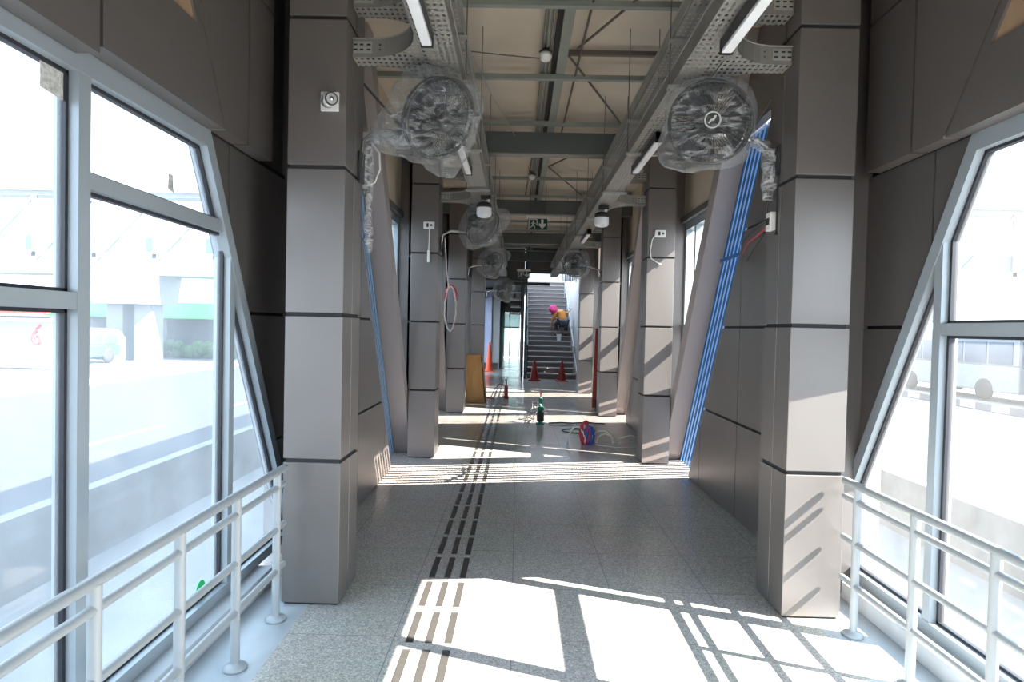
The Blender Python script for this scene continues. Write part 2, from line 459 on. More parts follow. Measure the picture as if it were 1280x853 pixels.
# ------------------------------------------------------------------ walls of the far bays : clad wall, slats, leaning column, window
WLAB = {1: 'nearest', 2: 'middle', 3: 'far'}
slat_src = {}
win_n = 10
def bay(s, nm, k):
    global win_n
    dy = BAY * (k - 1)
    ya, e0 = 3.65 + dy, 6.48 + dy                       # clad wall from ya to the slanted edge e0 - SL*z
    y_end = 7.47 + dy
    rt = .40 if s < 0 and k == 1 else .02
    word = {1: 'first', 2: 'second', 3: 'third'}[k]
    w = thing('wall_%s' % nm, 'grey clad wall with slanted far edge, %s bay on the %s of the corridor' % (word, nm), 'wall', (hx(s, 1.7), ya + 1, 0), None, 'structure')
    back = clip([(ya + .05, 0), (e0 + 1, 0), (e0 + 1, 4.12), (ya + .05, 4.12)], 1, SL, e0 - .003)
    MB().prism(back, hx(s, 1.65), hx(s, 1.70)).build('wall_backing', 'gap', w)
    ys = [ya + .015, 4.09 + dy, 5.09 + dy, 6.10 + dy, 7.3 + dy]
    for i in range(4):
        for z0, z1 in ZL:
            p = clip([(ys[i] + .005, z0), (ys[i + 1] - .005, z0), (ys[i + 1] - .005, z1), (ys[i] + .005, z1)], 1, SL, e0)
            if len(p) >= 3 and max(q[0] for q in p) - min(q[0] for q in p) > .03:
                MB().prism(p, hx(s, 1.63), hx(s, 1.67)).build('cladding_panel', 'clad', w)
    # return that closes the niche beside the pillar
    MB().box(hx(s, 1.57), hx(s, 2.0), ya + rt, ya + rt + .06, 0, 4.1).build('wall_return', 'clad', w)
    # closure above the slats
    top = clip(clip([(ya, 3.36), (y_end, 3.36), (y_end, 4.13), (ya, 4.13)], 1, SL, 7.4 + dy), -1, -SL, -(e0 - .02))
    MB().prism(top, hx(s, 1.68), hx(s, 1.76)).build('slat_head_panel', 'clad', w)
    # ---- slat screen
    blue = k == 1
    if s < 0:
        lab = {1: 'blue film-covered slats in the slanted slot beside the left pillar with junction box', 2: 'slanted grey slats in the second opening of the left wall', 3: 'slanted grey slats in the third opening of the left wall'}[k]
    else:
        lab = {1: 'blue film-covered slats tied with blue tape beside the sunlit leaning column', 2: 'slanted grey slats in the second opening of the right wall', 3: 'slanted grey slats in the third opening of the right wall'}[k]
    sc = thing('slat_screen', lab, 'slat screen', (hx(s, 1.74), 6.9 + dy, 0), 'slanted slat screens')
    for i in range(9):
        o0 = 6.53 + dy + .1 * i
        z1 = 3.37
        MB().prism([(o0, 0), (o0 + .064, 0), (o0 + .064 - SL * z1, z1), (o0 - SL * z1, z1)], hx(s, 1.785), hx(s, 1.80)).build('slat', ('blue' if s > 0 else 'bluepale') if blue else 'clad', sc)
    # ---- leaning column
    lab = 'grey leaning column between slats and window, %s on the %s side' % (word, nm) if not (k == 1 and s > 0) else 'grey leaning column edged with bright sunlight beside the blue slats'
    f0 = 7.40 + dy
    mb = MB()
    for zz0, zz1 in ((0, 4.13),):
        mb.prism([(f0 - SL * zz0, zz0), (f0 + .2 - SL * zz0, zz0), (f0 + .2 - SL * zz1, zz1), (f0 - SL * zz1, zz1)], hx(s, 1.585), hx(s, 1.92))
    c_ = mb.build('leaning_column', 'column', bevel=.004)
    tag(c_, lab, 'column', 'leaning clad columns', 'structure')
    # ---- window behind the column
    win_n += 1
    cb = f0 + .2                                        # back line of the column at floor
    W = thing('window_%d' % win_n, 'triangular white-framed window between leaning column and pillar, %s on the %s' % (word, nm), 'window', (hx(s, 1.84), 7.0 + dy, 0), None, 'structure')
    zt = 2.86
    xf0, xf1 = hx(s, 1.80), hx(s, 1.90)
    def sl(off, z): return cb + off - SL * z
    MB().prism([(sl(0, 0), 0), (sl(.07, 0), 0), (sl(.07, zt), zt), (sl(0, zt), zt)], xf0, xf1).build('window_frame', 'frame', W)
    MB().prism([(sl(.02, zt), zt), (y_end, zt), (y_end, zt + .09), (sl(.02, zt + .09), zt + .09)], xf0, xf1).build('window_frame', 'frame', W)
    MB().box(xf0, xf1, y_end - .06, y_end, 0, zt).build('window_frame', 'frame', W)
    ym = y_end - .42
    zm = (cb + .07 - ym) / SL
    MB().box(xf0, xf1, ym - .03, ym + .03, zm - .05, zt).build('mullion', 'frame', W)
    MB().box(xf0, xf1, sl(.05, 1.68), y_end - .05, 1.62, 1.69).build('transom', 'frame', W)
    pl = [(sl(.03, .15), .15), (y_end, .15), (y_end, zt + .03), (sl(.03, zt + .03), zt + .03)]
    MB().prism(pl, hx(s, 1.85), hx(s, 1.856)).build('window_pane', 'glass', W)
    # board above the window
    zb = zt + .09
    tr = MB().prism([(sl(0, zb), zb), (y_end, zb), (y_end, zb + .07), (sl(0, zb + .07), zb + .07)], hx(s, 1.74), hx(s, 1.9)).build('trim_%d' % (win_n + 20), 'clad_dark')
    tag(tr, 'dark ledge under the cream board, %s bay on the %s' % (word, nm), 'ledge', None, 'structure')
    bo = MB().prism([(sl(0, zb + .07), zb + .07), (y_end, zb + .07), (y_end, 4.13), (sl(0, 4.13), 4.13)], hx(s, 1.78), hx(s, 1.82)).build('trim_%d' % (win_n + 40), 'cream')
    tag(bo, 'cream board above the window, %s bay on the %s' % (word, nm), 'board', None, 'structure')
for s, nm in SIDES:
    for k in (1, 2, 3): bay(s, nm, k)

# blue tape and tie bar across the right slats
t = thing('blue_tie_strap', 'blue tape strap tying the blue slats, its end sticking out', 'strap', (1.93, 5.0, 2.4))
MB().bar((1.89, 5.13, 2.36), (2.03, 5.50, 2.33), .008, .05).build('strap_band', 'bluestrap', t)
MB().bar((2.03, 5.5, 2.33), (1.97, 5.85, 2.30), .012, .035).build('strap_end', 'bluestrap', t)

o = MB().bar((hx(-1, 1.60), 5.06, 2.37), (hx(-1, 1.76), 5.45, 2.34), .008, .05).build('blue_tie_strap', 'bluestrap'); tag(o, 'blue tape strap around the pale blue slats on the left wall', 'strap')
# ------------------------------------------------------------------ near bay : window walls, bulkheads, railings
OFF = {1: -.17, -1: 0.0}
def near_bay(s, nm):
    d = OFF[s]
    X0, X1, XG = hx(s, 1.83), hx(s, 1.92), hx(s, 1.885)
    XF = hx(s, 1.845)
    zt = 2.47
    tr_b = 2.10 if s < 0 else 1.64            # transom of the pane next to the slanted post
    tr_a = 1.66
    yM, yV = (2.12, 3.235) if s < 0 else (2.05, 3.0)
    sl0 = 4.255 + d; k = .5                      # outer edge of the slanted post : y = sl0 - k*z
    wy = .075
    W = thing('window_%d' % (1 if s < 0 else 2), 'tall pale-framed window wall with slanted post beside the %s railing' % nm, 'window', (hx(s, 1.88), 2.0, 0), None, 'structure')
    nf = [0]
    def fr(name, poly):
        nf[0] += 1; e = s * .0007 * nf[0]
        MB().prism(poly, X0 + e, X1 + e).build(name, 'frame', W)
    def rect(y0, y1, z0, z1): return [(y0, z0), (y1, z0), (y1, z1), (y0, z1)]
    def slp(off, z): return sl0 + off - k * z
    # slanted post
    fr('slanted_post', [(slp(-wy, .1), .1), (slp(0, .1), .1), (slp(0, zt + .1), zt + .1), (slp(-wy, zt + .1), zt + .1)])
    # head, sill, mullions, transoms
    fr('window_head', rect(-1.6, slp(-wy * .5, zt), zt, zt + .10))
    fr('window_sill', rect(-1.6, slp(-wy, .1), .1, .16))
    ms = [yM - 1.02 * i for i in range(4)]
    for y in ms: fr('mullion', rect(y - .03, y + .03, .16, zt))
    vz = (sl0 - .5 * wy - yV) / k
    fr('mullion', clip(rect(yV - .027, yV + .027, .16, 2.45), 1, k, sl0 - .012))
    for i, y in enumerate(ms[:-1]): fr('transom', rect(ms[i + 1] + .03, y - .03, tr_a - .03, tr_a + .03))
    fr('transom', rect(yM + .03, min(yV - .03, slp(-wy, tr_b)), tr_b - .03, tr_b + .03))
    # gaskets along the glass : thin dark lines inside each opening
    panes = []
    for i in range(3):
        panes.append(rect(ms[i + 1] + .03, ms[i] - .03, .16, tr_a - .03)); panes.append(rect(ms[i + 1] + .03, ms[i] - .03, tr_a + .03, zt))
    if s < 0:
        panes.append(rect(yM + .03, yV - .03, .16, tr_b - .03))
        panes.append(clip(rect(yM + .03, yV + .2, tr_b + .03, zt), 1, k, sl0 - wy))
    else:
        panes.append(rect(yM + .03, yV - .03, .16, tr_b - .03))
        panes.append(clip(rect(yM + .03, yV - .03, tr_b + .03, zt), 1, k, sl0 - wy))
    panes.append(clip(rect(yV + .03, 4.5, .16, vz), 1, k, sl0 - wy))
    for p in panes:
        if len(p) < 3: continue
        mb = MB()
        cx_ = sum(q[0] for q in p) / len(p); cz_ = sum(q[1] for q in p) / len(p)
        for i in range(len(p)):
            a, b = p[i], p[(i + 1) % len(p)]
            L = math.hypot(b[0] - a[0], b[1] - a[1])
            if L < .03: continue
            nx, nz = -(b[1] - a[1]) / L, (b[0] - a[0]) / L
            if (cx_ - a[0]) * nx + (cz_ - a[1]) * nz < 0: nx, nz = -nx, -nz
            mb.prism([a, b, (b[0] + nx * .014, b[1] + nz * .014), (a[0] + nx * .014, a[1] + nz * .014)], hx(s, 1.87), hx(s, 1.90))
        mb.build('gasket', 'gasket', W)
        MB().prism(p, XG, XG + s * .006).build('window_pane', 'glass' if s < 0 else 'glass_r', W)
    # curb under the window
    cu = MB().box(hx(s, 1.74), hx(s, 1.97), -1.6, 3.6, 0, .1).build('baseboard_%s' % nm, 'curbpaint', bevel=.004)
    tag(cu, 'low pale curb under the %s window wall' % nm, 'curb', None, 'structure')
    # triangular clad wall behind the pillar
    w = thing('wall_%s' % nm, 'dark triangular clad wall between slanted post and pillar on the %s' % nm, 'wall', (hx(s, 1.9), 3.4, 0), None, 'structure')
    tri = clip(rect(2.6, 3.68 if s > 0 else 4.08, 0, 2.60), -1, -k, -(sl0 - .03))
    MB().prism(tri, hx(s, 1.885), hx(s, 1.95)).build('wall_backing', 'gap', w)
    yg = 3.09 if s > 0 else 3.23
    for y0, y1 in ((2.5, yg - .006), (yg + .006, 3.67 if s > 0 else 4.06)):
        for z0, z1 in ((.0, .815), (.83, 1.64), (1.66, 2.56)):
            p = clip(rect(y0, y1, z0, z1), -1, -k, -(sl0 - .005))
            if len(p) >= 3: MB().prism(p, hx(s, 1.86), hx(s, 1.89)).build('cladding_panel', 'clad', w)
    # bulkhead over the window
    b = thing('wall_%s' % nm, 'dark clad bulkhead above the %s window wall' % nm, 'wall', (hx(s, 1.75), 1.5, 2.46), None, 'structure')
    MB().prism(rect(-4, 3.49, 2.565, 4.12), hx(s, 1.765), hx(s, 2.0)).build('bulkhead_backing', 'gap', b)
    zb = 2.55; zg = 3.40
    hb = hx(s, 1.74); hb2 = hx(s, 1.825)
    def pan(poly):
        if len(poly) >= 3: MB().prism(poly, hb, hb2).build('bulkhead_panel', 'clad', b)
    g_ = .008; ztop = 4.12; ye_ = 3.50
    if s > 0: yv, a0, a1, zA, zh, ysp = 3.10, 2.863, 2.559, 3.03, 2.87, 1.95
    else: yv, a0, a1, zA, zh, ysp = 3.19, 2.945, 2.685, 3.044, 2.94, 2.07
    kk = (a0 - a1) / (zA - zb); cc = a0 + kk * zb         # slanted joint : y + kk*z = cc
    pan(rect(yv + g_, ye_, zb, zg - g_)); pan(rect(yv + g_, ye_, zg + g_, ztop))
    pan(clip(rect(0, yv - g_, zb, ztop), -1, -kk, -(cc + g_)))
    big = clip(rect(ysp + g_, 3.2, zb, ztop), 1, kk, cc - g_)
    pan(clip(big, 0, 1, zh))
    up = clip(clip(big, 0, -1, -zh), 0, 1, 3.3)
    pan(clip(up, -1, -kk, -(cc - .06)))                    # strip left beside the joint, then a missing corner showing raw plywood
    pan(clip(big, 0, -1, -3.3))
    MB().prism(rect(ysp - .05, 2.75, zh - .06, 3.35), hx(s, 1.752), hx(s, 1.764)).build('bare_plywood', 'ply', b)
    zlow = zb if s > 0 else zb - .03
    for y0, y1 in ((1.0, ysp - g_), (-.1, .985), (-1.2, -.115), (-4, -1.215)): pan(rect(y0, y1, zlow, ztop))
    MB().box(hx(s, 1.9), hx(s, 2.0), 3.25, 4.1, 2.4, 4.12).build('niche_back', 'clad_dark', b)
    # wall behind the camera on this side
    w2 = MB().box(hx(s, 1.75), hx(s, 2.0), -4, -1.6, 0, 2.5).build('wall_%s' % nm, 'clad')
    tag(w2, 'clad wall at the near end of the %s window wall' % nm, 'wall', None, 'structure')
    # ---- railing
    xr = hx(s, 1.535 if s < 0 else 1.555)
    y_last = 3.245 if s < 0 else 3.275
    rl = thing('railing', 'white tubular guard railing of four rails along the %s window' % nm, 'railing', (xr, 2.0, 0), 'window guard railings')
    for z, r in ((.80, .021), (.715, .017), (.49, .017), (.265, .017)):
        MB().tube([(xr, -1.2, z), (xr, y_last - .012, z), (xr, y_last, z)], [r, r, r * .7], 14).build('rail', 'rail', rl)
    py = 3.135 if s < 0 else 3.14
    ps = None
    for i in range(9):
        y = py - .455 * i
        if ps is None:
            ps = MB().tube([(0, 0, 0), (0, 0, .79)], .0205, 14).build('post', 'rail', rl, loc_world=False)
            ps.location = (0, y - 2.0, 0)
            MB().lathe([(.001, 0), (.052, 0), (.054, .008), (.047, .016), (.033, .022), (.024, .024), (.021, .03)], 24).build('base_flange', 'rail', ps, loc_world=False)
        else:
            q = copy_tree(ps, None, rl); q.location = (0, y - 2.0, 0)
for s, nm in SIDES: near_bay(s, nm)
o = MB().box(hx(-1, 2.05), hx(1, 2.05), -4.1, -4, 2.5, 4.3).build('wall_back', 'lightwall')
tag(o, 'light wall over the open corridor end behind the viewer', 'wall', None, 'structure')

# stickers on the glass
o = MB().prism([(1.975, 2.37), (2.085, 2.36), (2.087, 2.455), (1.977, 2.46)], hx(-1, 1.878), hx(-1, 1.881)).build('window_sticker', 'sticker'); tag(o, 'grubby white sticker in the top corner of the left glass', 'sticker')
o = MB().prism([(2.70, 2.20), (2.745, 2.19), (2.735, 2.27), (2.705, 2.27)], hx(-1, 1.878), hx(-1, 1.881)).build('window_sticker', 'sticker'); tag(o, 'small grey scrap of tape on the upper left pane', 'sticker')
o = MB().prism([(3.02 + .045 * math.cos(a * PI / 8), .20 + .055 * math.sin(a * PI / 8)) for a in range(16)], hx(-1, 1.878), hx(-1, 1.881)).build('window_sticker', 'greensticker'); tag(o, 'bright green round sticker low on the left glass', 'sticker')

# ------------------------------------------------------------------ roof steel
BL = ['nearest dark grey steel beam, out over the first pillars', 'dark grey steel beam over the second pair of pillars', 'dark grey steel beam just in front of the exit sign', 'dark grey steel beam behind the exit sign', 'dark grey steel beam above the foot of the stairs']
for i, y in enumerate((3.45, 7.22, 11.0, 14.8, 18.6)):
    t = thing('roof_beam', BL[i], 'beam', (C, y, 3.69), 'steel beams across the corridor', 'structure')
    x0, x1 = hx(-1, 1.9), hx(1, 1.9)
    MB().box(x0, x1, y - .006, y + .006, 3.70, 3.945).build('beam_web', 'beam', t)
    MB().box(x0, x1, y - .07, y + .07, 3.935, 3.95).build('beam_flange', 'beam', t)
    MB().box(x0, x1, y - .07, y + .07, 3.688, 3.702).build('beam_flange', 'galv', t)
    MB().box(x0, x1, y - .072, y - .068, 3.70, 3.935).build('beam_side', 'beam', t)
for i in range(14):
    y = 1.88 + 1.285 * i
    t = MB().box(hx(-1, 2.0), hx(1, 2.0), y - .025, y + .025, 3.985, 4.03)
    o = t.build('roof_purlin', 'purlin'); tag(o, 'grey-green roof purlin across the ceiling, %s in the row' % (NTH[i] if i < 12 else ('thirteenth' if i == 12 else 'fourteenth')), 'purlin', 'roof purlins', 'structure')
t = thing('ceiling_trunking', 'grey-green trunking running along the middle of the ceiling', 'trunking', (C, 8, 4.12))
MB().box(.30, .385, -1, 18.5, 4.032, 4.10).build('trunk_channel', 'purlin', t)
MB().box(.258, .30, -1, 18.5, 4.085, 4.13).build('trunk_shadow_gap', 'gap', t)
for i, x in enumerate((.165, .195, .228)):
    MB().tube([(x, -1, 4.06), (x, 18.5, 4.06)], .012, 8).build('conduit', 'galv' if i != 1 else 'purlin', t)
t = thing('ceiling_overlap', 'dark brown steel angle running from trunking to the right cable tray', 'angle bar', (.8, 5.4, 4.1))
MB().box(.385, 1.3, 5.38, 5.42, 4.07, 4.11).build('angle_bar', 'rod', t)
RODS = [((.50, 4.0, 4.02), (.475, 7.34, 4.02), 'brace rod running along the ceiling beside the trunking'),
        ((.90, 4.2, 4.02), (.455, 5.17, 4.02), 'brace rod slanting from the right cable tray to the trunking'),
        ((.39, 5.3, 4.02), (1.21, 7.15, 4.02), 'brace rod slanting from the trunking to the second steel beam'),
        ((.165, 7.4, 4.02), (.07, 10.9, 4.02), 'brace rod along the ceiling between second and third beams'),
        ((.40, 8.95, 4.02), (1.10, 10.8, 4.02), 'brace rod slanting towards the third beam above the dome camera'),
        ((.95, 7.8, 4.02), (.40, 8.9, 4.02), 'brace rod slanting behind the second beam to the trunking')]
for p, q, l in RODS:
    o = MB().tube([p, q], .011, 8).build('brace_rod', 'rod'); tag(o, 'brown ' + l, 'rod', 'roof brace rods')
o = MB().tube([(-.55, 5.28, 4.04), (-.2, 5.32, 4.025), (.225, 5.377, 4.02)], .006, 6).build('ceiling_cable', 'rod'); tag(o, 'thin brown cable sagging across the ceiling to the smoke detector', 'cable')
o = MB().tube([(-.575, 4.2, 3.9), (-.3, 6.0, 3.9), (.04, 7.9, 3.9)], .006, 6).build('ceiling_cable', 'galv_light'); tag(o, 'thin pale cable slanting across the ceiling over the left tray', 'cable')
# smoke detectors
for i, (x, y, l) in enumerate(((.183, 5.25, 'white round smoke detector under the ceiling conduits in front of the second beam'), (.16, 9.4, 'small white smoke detector under the conduits beyond the second beam'))):
    t = thing('smoke_detector', l, 'smoke detector', (x, y, 3.98), 'ceiling smoke detectors')
    MB().lathe([(.03, .1), (.03, .05), (.05, .05), (.058, .045), (.058, .03), (.03, .028)], 20, Matrix.Translation((x, y, 3.98))).build('detector_base', 'darkmetal', t)
    MB().lathe([(.001, -.035), (.03, -.034), (.045, -.022), (.055, -.002), (.058, .028), (.03, .03)], 20, Matrix.Translation((x, y, 3.98))).build('detector_dome', 'white', t)

# ------------------------------------------------------------------ cable trays
TI, TO = .645, .845
for s, nm in SIDES:
    for z, lv in ((3.12, 'lower'), (3.40, 'upper')):
        t = thing('cable_tray', '%s perforated galvanised cable tray along the %s side of the ceiling' % (lv, nm), 'cable tray', (hx(s, .745), 9, z), 'perforated cable trays')
        y0, y1 = .5, 17.6
        a, b = hx(s, TI), hx(s, TO)
        MB().box(a, b, y0, y1, z, z + .002).build('tray_bottom', 'perf', t)
        for x in (a, b):
            MB().box(x - .0015, x + .0015, y0, y1, z, z + .095).build('tray_side', 'galv', t)
            MB().box(x - .008, x + .008, y0, y1, z + .093, z + .097).build('tray_lip', 'galv_light', t)
        if lv == 'upper':
            MB().box(a - s * .002, a - s * .004, y0, y1, z + .01, z + .085).build('tray_cover_strip', 'galv_light', t)
# tee branches towards the pillars
def tee(s, nm, k, z, lv):
    y = PY[k] + .10
    word = NTH[k]
    t = thing('tray_tee_branch', '%s curved tray branch reaching the %s pillar on the %s' % (lv, word, nm), 'cable tray branch', (hx(s, 1.05), y, z), 'curved tray branches')
    xo = TO + .006
    near = []; far = []
    for i in range(11):
        a = PI / 2 * i / 10
        near.append((xo + .30 * (1 - math.cos(a)), y - .28 + .28 * math.sin(a)))
    near.append((1.243, y))
    for i in range(11):
        a = PI / 2 * i / 10
        far.append((xo + .26 * (1 - math.cos(a)), y + .42 - .30 * math.sin(a)))
    far.append((1.243, y + .12))
    mb = MB()
    for path, nmn in ((near, 'n'), (far, 'f')):
        mb = MB()
        rr = []
        for h, p in path:
            rr.append([(hx(s, h), p, z), (hx(s, h), p, z + .10), (hx(s, h), p + .003, z + .10), (hx(s, h), p + .003, z)])
        mb.rings(rr, smooth=False); mb.build('branch_side', 'galv', t)
        mb = MB(); rr = []
        for h, p in path: rr.append([(hx(s, h), p - .008, z + .098), (hx(s, h), p + .008, z + .098), (hx(s, h), p + .008, z + .102), (hx(s, h), p - .008, z + .102)])
        mb.rings(rr, smooth=False).build('branch_lip', 'galv_light', t)
    mb = MB(); vs = []; fs = []
    n = len(near)
    for (h, p), (h2, p2) in zip(near, far): vs += [(hx(s, h), p, z), (hx(s, h2), p2, z)]
    for i in range(n - 1): fs.append((2 * i, 2 * i + 1, 2 * i + 3, 2 * i + 2))
    mb.add(vs, fs); mb.build('branch_bottom', 'perf', t)
    # splice plate with bolts near the pillar
    MB().box(hx(s, 1.13), hx(s, 1.235), y - .006, y - .002, z + .02, z + .085).build('splice_plate', 'galv_light', t)
    for h in (1.08, 1.15, 1.19, 1.225):
        for zz in (.038, .066): MB().box(hx(s, h) - .01, hx(s, h) + .01, y - .009, y - .001, z + zz - .004, z + zz + .004).build('bolt_slot', 'gap', t)
for s, nm in SIDES:
    for k in range(4):
        for z, lv in ((3.12, 'lower'), (3.40, 'upper')): tee(s, nm, k, z, lv)
# hangers
for s, nm in SIDES:
    for i, y in enumerate((2.3, 3.66, 5.05, 6.5, 8.0, 9.6, 11.4, 13.2, 15.2)):
        t = thing('tray_hanger', 'strut and rod hanger holding the %s cable trays, %s along' % (nm, NTH[i]), 'hanger', (hx(s, .745), y, 3.38), 'cable tray hangers')
        for z in (3.10, 3.375):
            MB().box(hx(s, .61), hx(s, .88), y - .02, y + .02, z - .02, z).build('strut', 'galv_light', t)
        for h in (.622, .868):
            MB().tube([(hx(s, h), y, 3.07), (hx(s, h), y, CEIL)], .0035, 6).build('threaded_rod', 'rod', t)
# batten lights
BT = {1: [(2.1, 3.08), (4.5, 5.45), (8.9, 9.9), (12.6, 13.6)], -1: [(2.1, 3.06), (4.62, 5.6), (9.0, 10.0), (12.6, 13.6)]}
for s, nm in SIDES:
    for i, (y0, y1) in enumerate(BT[s]):
        t = thing('batten_light', 'unlit white batten light under the %s cable tray, %s along' % (nm, NTH[i]), 'batten light', (hx(s, .76), (y0 + y1) / 2, 3.02), 'batten lights under the trays')
        x = hx(s, .765)
        MB().box(x - .03, x + .03, y0, y1, 3.045, 3.098).build('housing', 'darkmetal', t)
        MB().box(x - .026, x + .026, y0 + .015, y1 - .015, 3.025, 3.046).build('diffuser', 'diffuser', t, bevel=.005)
        for y in (y0, y1 - .015): MB().box(x - .032, x + .032, y, y + .015, 3.022, 3.1).build('end_cap', 'black', t)

# ------------------------------------------------------------------ fans
def face_matrix(c, yaw, pitch):
    """local -y is the blowing direction"""
    return Matrix.Translation(c) @ Matrix.Rotation(yaw, 4, 'Z') @ Matrix.Rotation(pitch, 4, 'X')
def bag(mx, r, seed, tails=(), amp=.10, n=56, m=36, fold=9):
    rr = []
    for i in range(m + 1):
        th = PI * i / m; row = []
        for k in range(n):
            ph = 2 * PI * k / n
            d = Vector((math.sin(th) * math.cos(ph), math.cos(th), math.sin(th) * math.sin(ph)))   # poles on local y
            rad = 1 / ((abs(d.x) / r[0]) ** 3 + (abs(d.y) / r[1]) ** 3 + (abs(d.z) / r[2]) ** 3) ** (1 / 3)
            for td, ln, sh in tails:
                q = max(0, d.dot(td)); rad *= 1 + ln * q ** sh
            nz = noise.noise(d * 2.2 + Vector((seed, 0, 0))) * 1.1 + (1 - abs(noise.noise(d * 4.5 + Vector((0, seed, 0))) * 2)) * .6 - .3
            fd = math.sin(ph * fold + 3 * noise.noise(d * 3)) * .22 * (math.sin(th) ** 2)
            rad *= 1 + amp * (nz + fd)
            row.append(mx @ (d * rad))
        rr.append(row)
    return MB().rings(rr, caps=False)
def fan(name, label, c, yaw, pitch, mount, arm, badge, bagr, tails, seed, tie=None, Rf=.235, detail=True, amp=.1):
    t = thing(name, label, 'fan', mount, 'wall fans wrapped in plastic')
    mx = face_matrix(c, yaw, pitch)
    rx = Matrix.Rotation(PI / 2, 4, 'X')
    # guard : rim rings, concentric wires, radial wires
    mb = MB()
    mb.torus(Rf, .011, 56, 8, mx @ rx)
    mb.torus(Rf - .004, .008, 56, 6, mx @ Matrix.Translation((0, .05, 0)) @ rx)
    mb.build('guard_rim', 'fan', t)
    mb = MB(); nr = 56 if detail else 24
    for i in range(nr):
        a = 2 * PI * i / nr; ca, sa = math.cos(a), math.sin(a)
        mb.tube([mx @ Vector((ca * q, yy, sa * q)) for q, yy in ((.05, -.055), (.13, -.05), (.2, -.03), (Rf, 0))], .0021, 4)
        mb.tube([mx @ Vector((ca * q, yy, sa * q)) for q, yy in ((Rf, .05), (.2, .1), (.07, .12))], .0021, 4)
    for q, yy in ((.1, -.053), (.16, -.044), (.2, -.03)): mb.torus(q, .0017, 36, 4, mx @ Matrix.Translation((0, yy, 0)) @ rx)
    mb.build('wire_guard', 'fan', t)
    # blades
    for b in range(3):
        rr = []
        for i in range(7):
            q = .045 + (.165) * i / 6; w = (.62 + .3 * i / 6)
            row = []
            for j in range(7):
                a = b * 2 * PI / 3 + (j / 6 - .5) * 2 * w * .9
                row.append(mx @ Vector((q * math.cos(a), .02 + .035 * (j / 6 - .5), q * math.sin(a))))
            rr.append(row)
        MB().rings(rr, close=False, caps=False).build('blade', 'fanblade', t)
    MB().lathe([(.001, -.02), (.042, -.02), (.045, .03), (.001, .04)], 20, mx @ rx).build('hub', 'fan', t)
    MB().lathe([(.04, .045), (.075, .055), (.078, .0), (.074, -.15), (.05, -.19), (.001, -.2)][::-1], 24, mx @ Matrix.Translation((0, .08, 0)) @ rx).build('motor', 'fan', t)
    bd = MB().lathe([(.001, .004), (.05, .003), (.05, -.006), (.001, -.006)], 28, mx @ Matrix.Translation((0, -.058, 0)) @ rx).build('hub_badge', 'black', t)
    if badge:
        MB().torus(.044, .0045, 36, 6, mx @ Matrix.Translation((0, -.064, 0)) @ rx).build('badge_ring', 'sign_white', bd)
        mb = MB()
        for p, q in (((-.022, -.02), (-.006, .004)), ((-.006, .004), (.004, -.006)), ((.004, -.006), (.018, .022)), ((.018, .022), (.006, .018)), ((-.012, -.008), (.006, .008))):
            mb.bar(mx @ Vector((p[0], -.066, p[1])), mx @ Vector((q[0], -.066, q[1])), .004, .007)
        mb.build('badge_mark', 'sign_white', bd)
    # arm, wall plate
    MB().tube(arm, .014, 10).build('arm', 'chrome', t)
    s = 1 if mount[0] > C else -1
    MB().box(mount[0] - .012 * s, mount[0], mount[1] - .05, mount[1] + .05, mount[2] - .09, mount[2] + .09).build('wall_plate', 'darkmetal', t, bevel=.003)
    # plastic
    bag(mx @ Matrix.Translation((0, .06, 0)), bagr, seed, tails, amp, *(() if detail else (32, 20))).build('plastic_cover', 'film', t)
    return t, mx
V = Vector
# right near fan, facing the viewer
fan('wall_fan', 'large wall fan under clear plastic facing the viewer, round badge at its hub', (1.10, 3.52, 2.835), R(-6), R(7), (1.515, 3.56, 2.62),
    [(1.515, 3.56, 2.62), (1.49, 3.57, 2.69), (1.42, 3.60, 2.755), (1.33, 3.61, 2.775), (1.2, 3.62, 2.80), (1.11, 3.66, 2.83)], True,
    (.262, .16, .262), [(V((-.75, 0, -.66)).normalized(), .22, 14)], 3.1, amp=.06)
# left near fan, turned to the right and down
fan('wall_fan', 'plastic-wrapped wall fan turned sideways, its bag tied on the left above the hanging cord', (-.49, 3.55, 2.83), R(48), R(30), (-.978, 3.60, 2.55),
    [(-.978, 3.60, 2.55), (-.975, 3.64, 2.72), (-.93, 3.68, 2.78), (-.82, 3.72, 2.79), (-.66, 3.70, 2.80), (-.55, 3.62, 2.82)], False,
    (.27, .19, .265), [(V((-.7, .3, -.7)).normalized(), .28, 10), (V((.45, -.2, -.85)).normalized(), .30, 12)], 8.4, amp=.10)
# second left fan
fan('wall_fan', 'smaller-looking plastic-wrapped fan further along on the left, arm reaching from the second pillar', (-.46, 7.45, 2.84), R(52), R(34), (-.978, 7.30, 2.60),
    [(-.978, 7.3, 2.60), (-.96, 7.3, 2.72), (-.86, 7.34, 2.78), (-.7, 7.40, 2.78), (-.52, 7.46, 2.82)], False,
    (.27, .18, .265), [(V((.7, -.2, .5)).normalized(), .35, 8), (V((-.2, -.1, -.95)).normalized(), .2, 12)], 5.7, detail=False)
fan('wall_fan', 'plastic-wrapped fan on the third left pillar, half hidden in the dark', (-.50, 11.2, 2.78), R(50), R(25), (-.978, 11.15, 2.55),
    [(-.978, 11.15, 2.55), (-.95, 11.15, 2.72), (-.8, 11.2, 2.76), (-.55, 11.22, 2.78)], False,
    (.27, .19, .27), [(V((.6, -.2, .6)).normalized(), .3, 8)], 1.7, detail=False)
